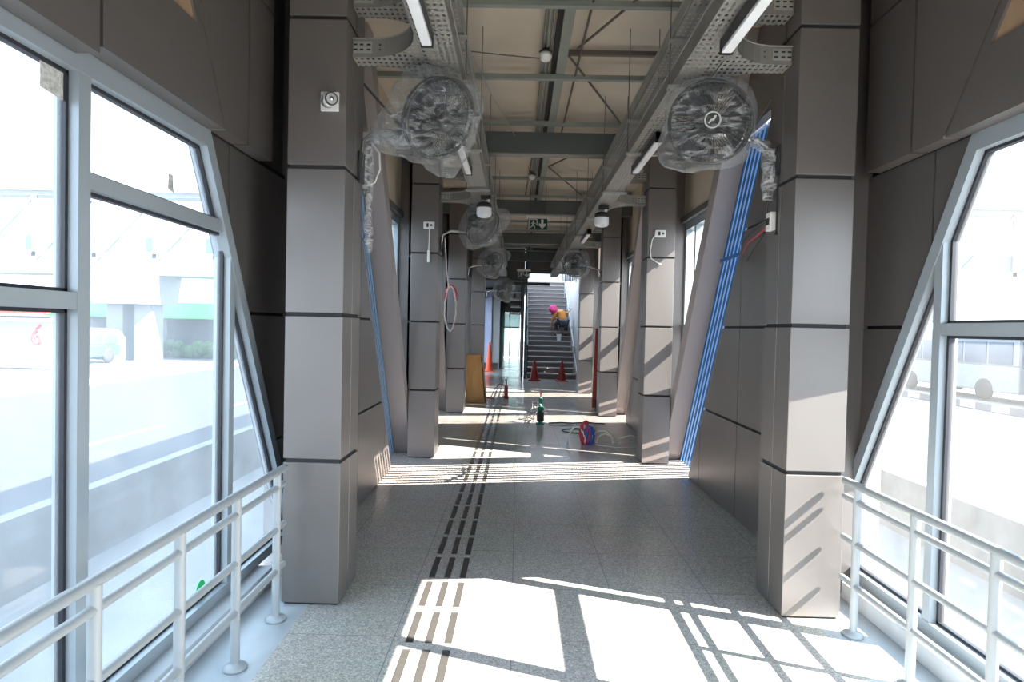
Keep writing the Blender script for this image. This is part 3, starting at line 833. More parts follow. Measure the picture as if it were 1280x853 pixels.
fan('wall_fan', 'plastic-wrapped fan on the fourth left pillar, deepest along the left row', (-.36, 15.2, 2.55), R(50), R(25), (-.84, 15.0, 2.35),
    [(-.84, 15.0, 2.35), (-.82, 15.0, 2.5), (-.7, 15.1, 2.53), (-.4, 15.25, 2.55)], False,
    (.28, .2, .28), [(V((.6, -.2, -.6)).normalized(), .3, 8)], 2.9, detail=False)
fan('wall_fan', 'plastic-wrapped fan on the third right pillar behind the tray branch', (1.02, 11.15, 2.80), R(-35), R(20), (1.515, 11.1, 2.6),
    [(1.515, 11.1, 2.6), (1.48, 11.12, 2.72), (1.3, 11.18, 2.78), (1.05, 11.22, 2.80)], False,
    (.27, .18, .27), [(V((-.6, 0, -.7)).normalized(), .3, 8)], 6.6, detail=False)

# hanging plastic-wrapped cords below the near fans
def sleeve(pts, rs, seed, n=14):
    rr = []
    P = [Vector(p) for p in pts]
    K = 40
    for i in range(K + 1):
        f = i / K * (len(P) - 1); a = min(int(f), len(P) - 2); u = f - a
        c = P[a].lerp(P[a + 1], u); r = rs[a] + (rs[a + 1] - rs[a]) * u
        t_ = (P[a + 1] - P[a]).normalized(); e1 = t_.orthogonal().normalized(); e2 = t_.cross(e1)
        rr.append([c + (e1 * math.cos(2 * PI * k / n) + e2 * math.sin(2 * PI * k / n)) * r * (1 + .55 * noise.noise(Vector((k * .5, i * .25, seed)))) for k in range(n)])
    return MB().rings(rr)
t = thing('fan_cord', 'cord in crumpled plastic hanging from the right fan arm to the white socket', 'cord', (1.49, 3.62, 2.3), 'plastic-wrapped fan cords')
sleeve([(1.38, 3.60, 2.765), (1.47, 3.585, 2.70), (1.488, 3.585, 2.55), (1.482, 3.59, 2.40)], [.025, .04, .045, .03], 2.0).build('plastic_sleeve', 'sleeve', t)
MB().tube([(1.36, 3.60, 2.77), (1.45, 3.59, 2.72), (1.486, 3.585, 2.6), (1.474, 3.59, 2.45), (1.495, 3.585, 2.40), (1.492, 3.59, 2.5), (1.480, 3.60, 2.36), (1.488, 3.62, 2.30)], .007, 8).build('cable', 'darkmetal', t)
MB().tube([(1.497, 3.50, 2.55), (1.498, 3.50, 2.2), (1.498, 3.50, 2.18)], [.005, .005, .012], 8).build('loose_end', 'black', t)
t = thing('fan_cord', 'cord in crumpled plastic looping down beside the left fan', 'cord', (-.97, 3.7, 2.4), 'plastic-wrapped fan cords')
sleeve([(-.64, 3.62, 2.76), (-.76, 3.68, 2.73), (-.88, 3.70, 2.78), (-.955, 3.70, 2.72), (-.965, 3.70, 2.5), (-.955, 3.70, 2.36)], [.03, .045, .04, .03, .045, .02], 5.0).build('plastic_sleeve', 'sleeve', t)
MB().tube([(-.66, 3.66, 2.79), (-.86, 3.7, 2.80), (-.95, 3.70, 2.74), (-.962, 3.70, 2.55), (-.95, 3.70, 2.40), (-.97, 3.70, 2.38), (-.965, 3.70, 2.5)], .007, 8).build('cable', 'darkmetal', t)
MB().tube([(-.93, 3.68, 2.72), (-.885, 3.68, 2.66), (-.88, 3.68, 2.56), (-.91, 3.68, 2.48), (-.95, 3.68, 2.46)], .005, 8).build('white_loop', 'whitecable', t)
sleeve([(-.955, 3.70, 2.36), (-.955, 3.71, 2.2), (-.95, 3.72, 2.05)], [.015, .03, .018], 9.0).build('plastic_tail', 'sleeve', t)

# white sockets and boxes
def socket(label, x, y, z, face, w=.13, h=.085, cable=None):
    t = thing('socket_box', label, 'socket', (x, y, z), 'white sockets on the pillars')
    if face == 'y':
        MB().box(x - w / 2, x + w / 2, y - .03, y, z - h / 2, z + h / 2).build('box', 'white', t, bevel=.006)
        MB().box(x - .028, x - .004, y - .034, y - .029, z - .022, z + .022).build('outlet_hole', 'gap', t)
        MB().box(x + .018, x + .04, y - .033, y - .029, z - .012, z + .012).build('switch', 'darkmetal', t)
    else:
        sx = -1 if x > C else 1
        MB().box(x, x + .035 * sx, y - w / 2, y + w / 2, z - h / 2, z + h / 2).build('box', 'white', t, bevel=.006)
        MB().box(x + .034 * sx, x + .038 * sx, y - .02, y + .02, z - .02, z + .02).build('outlet_hole', 'gap', t)
    if cable: MB().tube(cable, .006, 8).build('cable', 'whitecable', t)
    return t
socket('white socket box on the left pillar, short white cable dropping below it', -1.096, PY[1] + .02, 2.80, 'y', cable=[(-1.09, PY[1], 2.76), (-1.088, PY[1] - .01, 2.6), (-1.092, PY[1] - .012, 2.45), (-1.094, PY[1] - .012, 2.36)])
o = MB().box(-1.107, -1.079, PY[1] - .026, PY[1] + .018, 2.36, 2.50).build('cable_clip', 'whitecable', bevel=.004); tag(o, 'small white cable holder below the socket on the left pillar', 'cable holder')
socket('white socket box on the sunlit right pillar with cable looping to its side', 1.66, PY[1], 2.755, 'y', cable=[(1.6, PY[1] - .01, 2.74), (1.565, PY[1] - .012, 2.68), (1.545, PY[1] - .012, 2.55), (1.56, PY[1] - .012, 2.46), (1.62, PY[1] - .012, 2.42), (1.68, PY[1] - .012, 2.39)])
socket('white socket below the right fan with red wires running out of it', 1.515, 3.58, 2.27, 'x', .07, .11)
socket('white socket plate above the red-wired one beside the right fan', 1.515, 3.615, 2.56, 'x', .06, .10)
t = thing('loose_wires', 'red and black wires stretched from the white socket to the blue slats', 'wires', (1.6, 4.2, 2.3))
MB().tube([(1.50, 3.60, 2.25), (1.56, 3.85, 2.26), (1.72, 4.5, 2.28), (1.87, 5.0, 2.27)], .007, 8).build('red_wire', 'redcable', t)
MB().tube([(1.505, 3.60, 2.29), (1.60, 4.0, 2.33), (1.75, 4.5, 2.37), (1.875, 5.05, 2.36)], .007, 8).build('black_wire', 'darkmetal', t)
MB().tube([(1.55, 3.8, 2.24), (1.66, 4.2, 2.22), (1.78, 4.6, 2.22), (1.88, 4.95, 2.20)], .007, 8).build('black_wire', 'darkmetal', t)
o = MB().tube([(1.53, 3.70, 3.05), (1.86, 5.0, 3.2)], .008, 6).build('brace_rod', 'rod'); tag(o, 'short dark rod above the right fan between branch and column', 'rod', 'roof brace rods')
o = MB().tube([(-1.0, 3.72, 3.1), (-.86, 4.2, 3.0)], .008, 6).build('brace_rod', 'black'); tag(o, 'short black rod on the wall above the left fan cord', 'rod', 'roof brace rods')

# bullet camera on the first left pillar
cx_, cy_, cz_ = -1.073, PY[0] + .02, 2.83
t = thing('security_camera', 'white square plate with dark bullet security camera on the left pillar', 'camera', (cx_, cy_, cz_))
MB().box(cx_ - .05, cx_ + .05, cy_ - .02, cy_, cz_ - .052, cz_ + .052).build('mounting_plate', 'white', t, bevel=.004)
MB().lathe([(.001, .0), (.026, .0), (.028, .012), (.02, .02), (.012, .03)], 20, Matrix.Translation((cx_ - .015, cy_ - .02, cz_ + .015)) @ Matrix.Rotation(PI / 2, 4, 'X')).build('swivel', 'white', t)
cm = Matrix.Translation((cx_ + .012, cy_ - .06, cz_ - .012)) @ Matrix.Rotation(R(28), 4, 'Z') @ Matrix.Rotation(R(100), 4, 'X')
MB().lathe([(.001, -.07), (.03, -.07), (.034, -.06), (.034, .07), (.028, .072), (.001, .06)], 24, cm).build('housing', 'black', t)
MB().lathe([(.0275, .0722), (.0275, .064), (.012, .062), (.012, .074), (.001, .076)], 20, cm).build('lens', 'chrome', t)
MB().lathe([(.0345, -.03), (.036, -.03), (.036, .055), (.0345, .055)], 24, cm).build('sunshield', 'white', t)

# dome cameras hanging from the trays
for x, y, z, l in ((.99, 7.3, 2.955, 'white dome camera on black bracket hanging from the right tray'), (-.43, 6.9, 2.965, 'white dome camera on black bracket above the second left fan')):
    t = thing('dome_camera', l, 'dome camera', (x, y, z), 'dome cameras under the trays')
    MB().box(x - .04, x + .08, y - .04, y + .04, z + .115, z + .163).build('bracket', 'black', t, bevel=.006)
    MB().tube([(x + .05, y, z + .12), (x + .04, y, z + .09), (x, y, z + .07)], .02, 10).build('bracket_arm', 'white', t)
    MB().lathe([(.02, .085), (.06, .08), (.088, .06), (.09, .02), (.086, .015)], 24, Matrix.Translation((x, y, z))).build('camera_cap', 'black', t)
    MB().lathe([(.086, .016), (.088, -.06), (.075, -.085), (.04, -.095), (.001, -.097)], 24, Matrix.Translation((x, y, z))).build('camera_dome', 'diffuser', t)

# exit signs
def exit_sign(x, y, z, w, h, label):
    t = thing('exit_sign', label, 'exit sign', (x, y, z), 'hanging exit signs')
    MB().box(x - w / 2, x + w / 2, y - .012, y + .012, z, z + h).build('sign_panel', 'green_sign', t)
    MB().box(x - w / 2 - .03, x + w / 2 + .03, y - .035, y + .035, z + h, z + h + .055).build('sign_housing', 'white', t, bevel=.005)
    MB().box(x - w / 2, x + w / 2, y - .0135, y + .0135, z - .01, z).build('sign_edge', 'galv', t)
    for dx in (-.4, .4): MB().tube([(x + dx * w, y, z + h + .05), (x + dx * w, y, CEIL)], .004, 6).build('hanging_wire', 'rod', t)
    a = x + w * .24; q = z + h * .5; mb = MB()          # down arrow
    f = lambda px, pz, tt: (px, tt, pz)
    mb.prism([(a - .022, q + .085), (a + .022, q + .085), (a + .022, q + .0), (a + .06, q + .02), (a + .06, q - .02), (a, q - .085), (a - .06, q - .02), (a - .06, q + .02), (a - .022, q)], y - .016, y - .0125, f)
    mb.build('down_arrow', 'sign_white', t)
    a = x - w * .22; mb = MB()                          # doorway with running figure
    mb.box(a - .085, a - .07, y - .016, y - .0125, q - .09, q + .085); mb.box(a - .085, a + .07, y - .016, y - .0125, q + .075, q + .09); mb.box(a + .055, a + .07, y - .016, y - .0125, q - .02, q + .085)
    mb.build('door_symbol', 'sign_white', t)
    mb = MB()
    mb.prism([(a + .0 + .016 * math.cos(i * PI / 6), q + .048 + .016 * math.sin(i * PI / 6)) for i in range(12)], y - .017, y - .0125, f)
    for p, r_, wd in (((0, .03), (-.012, -.02), .026), ((-.012, -.02), (.025, -.045), .018), ((.025, -.045), (.02, -.085), .016), ((-.012, -.02), (-.035, -.05), .018), ((-.035, -.05), (-.06, -.06), .016), ((0, .025), (.035, .005), .013), ((0, .025), (-.04, .012), .013)):
        mb.bar((a + p[0], y - .0145, q + p[1]), (a + r_[0], y - .0145, q + r_[1]), .004, wd, (0, 1, 0)) if False else mb.bar((a + p[0], y - .0145, q + p[1]), (a + r_[0], y - .0145, q + r_[1]), wd, .004, (0, 1, 0))
    mb.build('running_figure', 'sign_white', t)
exit_sign(.297, 10.5, 3.34, .34, .19, 'dark green exit sign with down arrow hanging before the third beam')
exit_sign(.12, 17.4, 3.06, .34, .20, 'second exit sign hanging in the dark above the stair entrance')

# ------------------------------------------------------------------ things on the floor
t = thing('wooden_box', 'upright wooden plywood box with sloping side on the floor by the left pillar', 'wooden box', (-.92, 12.75, 0))
f = lambda a, b, tt: (a, tt, b)
for y0, y1 in ((12.50, 12.52), (12.98, 13.0)):
    MB().prism([(-1.08, 0), (-.66, 0), (-.76, .98), (-1.08, .98)], y0, y1, f).build('side_panel', 'osb', t)
MB().box(-1.08, -1.06, 12.52, 12.98, 0, .98).build('back_panel', 'osb', t)
MB().add([(-.66, 12.5, 0), (-.66, 13.0, 0), (-.76, 13.0, .98), (-.76, 12.5, .98), (-.68, 12.5, 0), (-.68, 13.0, 0), (-.78, 13.0, .98), (-.78, 12.5, .98)], [(0, 1, 2, 3), (7, 6, 5, 4), (0, 3, 7, 4), (1, 5, 6, 2), (3, 2, 6, 7), (0, 4, 5, 1)]).build('front_panel', 'ply', t)
MB().box(-1.09, -.75, 12.49, 13.01, .98, 1.0).build('top_panel', 'osb', t)

def cone(x, y, h, m, label, stripe=True):
    t = thing('traffic_cone', label, 'traffic cone', (x, y, 0), 'traffic cones')
    MB().box(x - .19, x + .19, y - .19, y + .19, 0, .035).build('cone_base', m, t, bevel=.01)
    MB().lathe([(.14, .03), (.135, .06), (.03, h - .01), (.022, h), (.001, h)], 24, Matrix.Translation((x, y, 0))).build('cone_body', m, t)
    if stripe:
        r = lambda z: .135 + (.03 - .135) * (z - .06) / (h - .07)
        MB().lathe([(r(h * .5) + .002, h * .5), (r(h * .68) + .002, h * .68)], 24, Matrix.Translation((x, y, 0))).build('cone_band', 'orange' if m == 'orange' else 'red', t)
cone(-1.03, 21.4, 1.05, 'orange', 'bright orange traffic cone by the banners before the dark passage')
cone(.52, 18.1, .62, 'redcone', 'dull red traffic cone at the left end of the bottom stair')
cone(1.36, 18.1, .62, 'redcone', 'dull red traffic cone in front of the stairs under the crouching person')

# red plank leaning
t = thing('red_plank', 'faded red timber prop leaning on the right wall beside a striped pillar', 'timber prop', (1.58, 11.8, 0))
MB().bar((1.56, 11.9, .02), (1.62, 12.05, 1.62), .10, .06, (0, 1, 0)).build('prop_post', 'red', t)
MB().bar((1.60, 11.86, .0), (1.60, 11.95, .42), .06, .03, (0, 1, 0)).build('prop_foot', 'darkmetal', t)
MB().bar((1.66, 12.1, 1.3), (1.62, 12.05, 2.45), .05, .05, (0, 1, 0)).build('upper_post', 'lightwall', t)

# green tool with tangle of wire
t = thing('green_cable_reel', 'green upright reel with a tangle of pale wire on the floor', 'cable reel', (.40, 9.85, 0))
MB().lathe([(.001, 0), (.07, 0), (.075, .02), (.03, .04), (.03, .22), (.06, .24), (.06, .28), (.03, .31), (.03, .44), (.001, .46)], 18, Matrix.Translation((.40, 9.85, 0))).build('reel_body', 'greenplastic', t)
MB().tube([(.40, 9.85, .44), (.40, 9.86, .52), (.37, 9.86, .53)], .012, 8).build('reel_handle', 'redcable', t)
MB().lathe([(.05, .05), (.062, .06), (.062, .20), (.05, .21)], 16, Matrix.Translation((.40, 9.85, 0))).build('wound_cable', 'darkmetal', t)
rnd = random.Random(4)
for i in range(5):
    p = [(.36, 9.85, .3)]
    a = PI * .75 + rnd.uniform(-.6, .6)
    for j in range(9):
        p.append((.36 - .05 * j * rnd.uniform(.3, 1) + rnd.uniform(-.05, .05), 9.85 - .03 * j + rnd.uniform(-.06, .06), max(.01, .3 * (1 - j / 8) + rnd.uniform(-.05, .12))))
    MB().tube(p, .006, 6).build('loose_wire', 'whitecable', t)
MB().tube([(.42, 9.8, .05), (.6, 9.7, .01), (.85, 9.72, .01), (1.0, 9.9, .01)], .007, 6).build('trailing_wire', 'whitecable', t)
o = MB().tube(ring(0, 0, 0, .26, .2, 30), .008, 6); o.v = [Vector((.98 + p.x, 9.25 + p.z, .009 + p.y)) for p in o.v]
o = o.build('black_hose', 'darkmetal'); tag(o, 'flat black hose ring lying on the floor by the green reel', 'hose')
o = MB().tube([(.55, 9.95, .01), (.75, 10.05, .01), (.95, 9.98, .012), (1.2, 10.1, .01), (1.5, 10.0, .01)], .009, 6).build('floor_cable', 'darkmetal'); tag(o, 'dark cable snaking from green reel to the red prop', 'cable')

# red and blue cable coils
t = thing('cable_coil', 'red and blue cable coils standing with white loops in the sun patch', 'cable coil', (1.0, 8.2, 0))
for i, (m_, dx, rx_, rz_) in enumerate((('redcable', -.06, .05, .15), ('bluecable', 0, .05, .13), ('bluecable', .035, .045, .12), ('redcable', -.03, .05, .16))):
    MB().tube(ring(1.0 + dx, 8.2, rz_ + .005, rx_, rz_, 20, wob=.006, seed=i), .014, 6).build('coil', m_, t)
for i, (x, r_, h) in enumerate(((.84, .12, .24), (1.20, .16, .18), (1.26, .13, .13), (1.62, .18, .10))):
    MB().tube(ring(x, 8.2 + .05 * i, .008, r_, h, 18, 0, PI, .006, i + 9), .012, 6).build('white_loop', 'whitecable', t)
MB().tube([(1.1, 8.15, .01), (1.35, 8.0, .01), (1.6, 8.02, .01), (1.8, 8.1, .01)], .006, 6).build('trailing_end', 'whitecable', t)

# red tool
t = thing('red_power_tool', 'small red and black tool standing near the wooden box', 'tool', (-.24, 13.3, 0))
MB().lathe([(.001, 0), (.055, 0), (.055, .05), (.04, .07), (.04, .26), (.03, .3), (.001, .31)], 16, Matrix.Translation((-.24, 13.3, 0))).build('tool_body', 'red', t)
MB().tube([(-.24, 13.3, .28), (-.25, 13.3, .40), (-.27, 13.3, .44)], .014, 8).build('tool_handle', 'black', t)
MB().tube([(-.27, 13.3, .3), (-.4, 13.28, .33), (-.5, 13.28, .2), (-.58, 13.25, .03), (-.72, 13.25, .012), (-.5, 13.2, .012)], .008, 6).build('tool_cord', 'red', t)

# hanging cable loop behind the second left pillar
t = thing('hanging_cable_loop', 'pale cable loop with red lining hanging on the left wall before the third pillar', 'cable', (-1.12, 9.5, 1.5))
MB().tube([(-1.2, 9.45, 3.0), (-1.17, 9.5, 2.5), (-1.13, 9.5, 2.2)], .010, 8).build('cable_drop', 'palecable', t)
MB().tube(ring(-1.10, 9.5, 1.88, .085, .36, 24, PI / 2, PI / 2 + 2 * PI, .008, 3), .013, 8).build('cable_loop', 'palecable', t)
MB().tube(ring(-1.10, 9.54, 2.0, .10, .26, 24, .1, PI - .1, .01, 6), .012, 8).build('red_cable', 'redcable', t)

# ------------------------------------------------------------------ far end : stairs, passage, walls
YS, NS, RI, TR = 18.8, 21, .168, .285
t = thing('staircase', 'grey steel staircase climbing away at the far end', 'staircase', (1.07, YS, 0))
x0, x1 = .285, 1.86
for i in range(NS):
    y = YS + TR * i; z = RI * (i + 1)
    MB().box(x0, x1, y - .02, y + TR, z - .035, z).build('tread', 'stairs', t)
    MB().box(x0 + .005, x1 - .005, y + .01, y + .018, z - RI, z - .035).build('riser', 'riser', t)
ye = YS + TR * NS; ze = RI * NS
for x in (x0 - .03, x1):
    MB().prism([(YS - .15, 0), (YS + .2, 0), (ye, ze - .3), (ye, ze + .12), (YS - .15, .25)], x, x + .03).build('stringer', 'teal' if x < 1 else 'lightwall', t)
MB().box(x0 - .03, x1 + .03, ye - .02, ye + 3, ze - .12, ze).build('landing', 'stairs', t)
for x, m_ in ((x1 - .06, 'rail'), (x0 + .02, 'teal')):
    MB().tube([(x, YS + .3, RI + .85), (x, ye, ze + .85)], .03, 10).build('handrail', m_, t)
    for i in range(0, NS, 4): MB().tube([(x, YS + TR * i + .14, RI * (i + 1)), (x, YS + TR * i + .14, RI * (i + 1) + .85)], .018, 8).build('baluster', m_, t)
for x0_, x1_, m_, l in ((.19, .255, 'teal', 'dark teal steel post at the left side of the stairs'), (1.875, 1.93, 'lightwall', 'pale steel post at the right side of the stairs')):
    o = MB().box(x0_, x1_, 18.62, 18.74, 0, 3.69).build('stair_post', m_, bevel=.004); tag(o, l, 'post', 'posts flanking the stairs', 'structure')
o = MB().box(1.90, 2.05, 15.1, 18.7, 0, 4.13).build('wall_right', 'clad'); tag(o, 'clad wall between the last right pillar and the stairs', 'wall', None, 'structure')
o = MB().prism([(18.75, 0), (29, 0), (29, 7.2), (24, 7.2), (18.75, 4.3)], 1.93, 2.05).build('wall_right', 'lightwall'); tag(o, 'light stair wall rising on the right of the staircase', 'wall', None, 'structure')
o = MB().box(-.2, 2.05, 28.7, 28.85, 3.2, 7.2).build('wall_back', 'lightwall'); tag(o, 'pale wall at the head of the stairs', 'wall', None, 'structure')
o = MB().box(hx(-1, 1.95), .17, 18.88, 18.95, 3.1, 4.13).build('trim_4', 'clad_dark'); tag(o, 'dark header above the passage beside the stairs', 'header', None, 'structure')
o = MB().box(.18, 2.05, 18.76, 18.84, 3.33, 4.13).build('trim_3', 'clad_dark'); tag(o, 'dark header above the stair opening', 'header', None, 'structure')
o = MB().box(-.35, .95, 18.5, 18.56, 2.93, 3.03).build('header_bar', 'black'); tag(o, 'black hanging bar crossing the stair entrance', 'bar')
# red lattice in the upper right of the stair opening
t = thing('hanging_bundle', 'dark hanging cable bundle at the top right of the stair opening', 'cable bundle', (1.6, 18.3, 3.2))
for i in range(7): MB().box(1.40 + i * .055, 1.425 + i * .055, 18.28, 18.34, 3.05 + .02 * (i % 3), 3.52).build('cable_end', 'riser', t)

# left passage
o = MB().box(hx(-1, 1.95), hx(-1, 1.75), 15.5, 19.6, 0, 3.1).box(hx(-1, 1.95), hx(-1, 1.75), 19.6, 22.3, 2.7, 3.1).box(hx(-1, 1.95), hx(-1, 1.75), 22.3, 31, 0, 3.1).build('wall_left', 'lightwall'); tag(o, 'light wall along the far left passage', 'wall', None, 'structure')
o = MB().box(hx(-1, 1.95), hx(-1, 1.75), 15.1, 19, 3.1, 4.13).build('wall_left', 'clad'); tag(o, 'clad strip above the banners on the far left', 'wall', None, 'structure')
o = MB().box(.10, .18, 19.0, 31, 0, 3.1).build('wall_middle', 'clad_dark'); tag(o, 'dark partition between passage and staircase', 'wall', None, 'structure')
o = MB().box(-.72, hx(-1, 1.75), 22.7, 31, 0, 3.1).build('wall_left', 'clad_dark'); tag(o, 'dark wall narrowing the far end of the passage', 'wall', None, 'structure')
for i, (xa, y, l) in enumerate(((-1.02, 22.45, 'pale violet banner strip hanging beside the last left pillar'), (-.72, 22.5, 'white banner strip hanging behind the orange cone'))):
    t = thing('hanging_banner', l, 'banner', (xa - .15, y, .3), 'banners in the far left passage')
    MB().box(xa - .26, xa, y, y + .02, .25, 3.0).build('banner_cloth', 'paleblue' if i == 0 else 'hoard', t)
    MB().tube([(xa - .28, y + .01, 3.02), (xa + .03, y + .01, 3.02)], .015, 8).build('banner_rod', 'galv', t)
    MB().box(xa - .015, xa + .01, y - .01, y + .03, 0, 3.02).build('banner_pole', 'galv_light', t)
o = MB().box(hx(-1, 1.86), hx(-1, 1.85), 19.6, 22.3, 0, 2.7).build('window_30', 'glass'); tag(o, 'glazed opening in the far left passage wall lighting the banners', 'window', None, 'structure')
D = thing('door_1', 'pale greenish glass door closing the far end of the passage', 'door', (-.35, 30.9, 0), None, 'structure')
MB().box(-1.0, .1, 30.96, 31.05, 2.38, 3.1).build('door_wall', 'lightwall', D)
MB().box(-.9, .06, 30.92, 30.93, 1.62, 2.36).build('door_light', 'frosted_dark', D)
for xa, xb in ((-.86, -.48), (-.44, .02)):
    MB().box(xa, xb, 30.92, 30.925, .1, 1.58).build('door_leaf', 'frosted', D)
for xa in (-.93, -.47, .04): MB().box(xa, xa + .04, 30.88, 30.95, 0, 2.4).build('door_frame', 'frame', D)
MB().box(-.93, .08, 30.88, 30.95, 1.58, 1.64).build('door_frame', 'frame', D)
# steel shelving beside the stairs
t = thing('steel_rack', 'dark steel rack of pipes hanging under the ceiling left of the stairs', 'rack', (-.1, 20, 2.2))
for z in (2.05, 2.3, 2.55, 2.8):
    MB().box(-.32, .1, 20.0, 20.6, z, z + .05).build('rack_shelf', 'galv_light', t)
for x in (-.32, .06): MB().box(x, x + .04, 20.0, 20.05, 1.95, 3.1).build('rack_post', 'teal', t)
MB().box(-.26, .04, 20.1, 20.5, 2.35, 2.5).build('stored_box', 'black', t)
MB().box(-.30, -.1, 20.1, 20.5, 2.6, 2.75).build('stored_box', 'darkmetal', t)

# ------------------------------------------------------------------ person crouching on the stairs
def skin_mesh(name, joints, bones, m, parent, sub=2):
    me = bpy.data.meshes.new(name)
    keys = list(joints); idx = {k: i for i, k in enumerate(keys)}
    base = Vector((0, 0, 0)); p = parent
    while p is not None: base += p.location; p = p.parent
    me.from_pydata([tuple(Vector(joints[k][0]) - base) for k in keys], [(idx[a], idx[b]) for a, b in bones], [])
    o = bpy.data.objects.new(name, me); o.parent = parent; COL.objects.link(o)
    sk = o.modifiers.new('skin', 'SKIN'); sk.use_smooth_shade = True
    for k in keys:
        r = joints[k][1]; r = r if isinstance(r, tuple) else (r, r)
        me.skin_vertices[0].data[idx[k]].radius = r
    me.skin_vertices[0].data[0].use_root = True
    sd = o.modifiers.new('subdivision', 'SUBSURF'); sd.levels = sub; sd.render_levels = sub
    me.materials.append(M[m])
    return o
# step 7 and 8 carry the feet
zs = RI * 8; ysx = YS + TR * 7
px = 1.47
P = thing('person', 'person in pink headscarf and orange top crouching over the stairs', 'person', (px, ysx + .1, zs))
J = {
    'pel': ((px + .10, ysx + .02, zs + .50), (.13, .12)), 'sp1': ((px + .08, ysx + .10, zs + .63), .125), 'sp2': ((px + .02, ysx + .16, zs + .76), .135), 'chest': ((px - .06, ysx + .20, zs + .86), .125),
    'neck': ((px - .15, ysx + .22, zs + .92), .055), 'head': ((px - .23, ysx + .20, zs + .95), .085), 'crown': ((px - .30, ysx + .18, zs + .97), .07),
    'lh': ((px + .0, ysx + .0, zs + .46), .10), 'lk': ((px - .16, ysx + .16, zs + .44), .075), 'la': ((px - .14, ysx + .06, zs + .09), .045), 'lf': ((px - .20, ysx + .2, zs + .045), .04),
    'rh': ((px + .19, ysx + .0, zs + .46), .10), 'rk': ((px + .22, ysx + .24, zs + .48), .075), 'ra': ((px + .20, ysx + .10, zs + .09), .045), 'rf': ((px + .22, ysx + .23, zs + .045), .04),
    'ls': ((px - .12, ysx + .10, zs + .84), .06), 'le': ((px - .24, ysx + .14, zs + .62), .045), 'lw': ((px - .28, ysx + .26, zs + .42), .032),
    'rs': ((px + .06, ysx + .28, zs + .86), .06), 're': ((px + .24, ysx + .30, zs + .80), .045), 'rw': ((px + .33, ysx + .30, zs + .88), .032),
}
B = [('pel', 'sp1'), ('sp1', 'sp2'), ('sp2', 'chest'), ('chest', 'neck'), ('neck', 'head'), ('head', 'crown'), ('pel', 'lh'), ('lh', 'lk'), ('lk', 'la'), ('la', 'lf'), ('pel', 'rh'), ('rh', 'rk'), ('rk', 'ra'), ('ra', 'rf'),
     ('chest', 'ls'), ('ls', 'le'), ('le', 'lw'), ('chest', 'rs'), ('rs', 're'), ('re', 'rw')]
def hand(w, d, side):
    W0 = Vector(J[w][0]); d = Vector(d).normalized(); sd = Vector(side).normalized()
    J[w + 'p'] = (tuple(W0 + d * .07), (.034, .022)); B.append((w, w + 'p'))
    pc = W0 + d * .08
    for i, (off, ln) in enumerate(((-.03, .07), (-.01, .08), (.01, .075), (.03, .06))):
        J['%sf%d' % (w, i)] = (tuple(pc + sd * off + d * .02), .0095); J['%sg%d' % (w, i)] = (tuple(pc + sd * off * 1.2 + d * (.02 + ln * .6) - Vector((0, 0, .01))), .009)
        J['%sh%d' % (w, i)] = (tuple(pc + sd * off * 1.2 + d * (.02 + ln) - Vector((0, 0, .03))), .008)
        B.extend([(w + 'p', '%sf%d' % (w, i)), ('%sf%d' % (w, i), '%sg%d' % (w, i)), ('%sg%d' % (w, i), '%sh%d' % (w, i))])
    J[w + 't'] = (tuple(W0 + d * .03 - sd * .045), .011); J[w + 'u'] = (tuple(W0 + d * .075 - sd * .06), .010)
    B.extend([(w, w + 't'), (w + 't', w + 'u')])
hand('lw', (-.05, .2, -.9), (1, .1, 0)); hand('rw', (.5, .2, .7), (0, 1, 0))
body = skin_mesh('body', J, B, 'skin', P)
def scaled(keys, f): return {k: (J[k][0], tuple(q * f for q in J[k][1]) if isinstance(J[k][1], tuple) else J[k][1] * f) for k in keys}
tk = scaled(['pel', 'sp1', 'sp2', 'chest', 'ls', 'le', 'rs', 're'], 1.28)
tk['lwr'] = (tuple(Vector(J['le'][0]).lerp(Vector(J['lw'][0]), .75)), .045); tk['rwr'] = (tuple(Vector(J['re'][0]).lerp(Vector(J['rw'][0]), .75)), .045)
skin_mesh('orange_top', tk, [('pel', 'sp1'), ('sp1', 'sp2'), ('sp2', 'chest'), ('chest', 'ls'), ('ls', 'le'), ('le', 'lwr'), ('chest', 'rs'), ('rs', 're'), ('re', 'rwr')], 'orangecloth', P)
lk = scaled(['pel', 'lh', 'lk', 'rh', 'rk'], 1.32)
lk['lak'] = (tuple(Vector(J['lk'][0]).lerp(Vector(J['la'][0]), .85)), .06); lk['rak'] = (tuple(Vector(J['rk'][0]).lerp(Vector(J['ra'][0]), .85)), .06)
skin_mesh('dark_trousers', lk, [('pel', 'lh'), ('lh', 'lk'), ('lk', 'lak'), ('pel', 'rh'), ('rh', 'rk'), ('rk', 'rak')], 'darkcloth', P)
hd = Vector(J['head'][0])
hm = Matrix.Translation(hd + Vector((-.03, 0, .01)))
sc = MB()
rr = []
for i in range(13):
    th = PI * i / 12; row = []
    for kx in range(20):
        ph = 2 * PI * kx / 20
        d_ = Vector((math.sin(th) * math.cos(ph), math.sin(th) * math.sin(ph), math.cos(th)))
        r_ = Vector((.145, .13, .14))
        q = Vector((d_.x * r_.x, d_.y * r_.y, d_.z * r_.z))
        if d_.z < -.1 and d_.x > -.3: q *= 1.5
        q *= 1 + .05 * noise.noise(d_ * 4)
        row.append(hm @ q)
    rr.append(row)
sc.rings(rr); sc.build('pink_headscarf', 'pink', P)
sc = MB(); fx = hm @ Vector((-.112, .03, -.03))
sc.blob(fx, (.03, .06, .07), 14, 10); fo = sc.build('face', 'skin', P)
fc = MB()
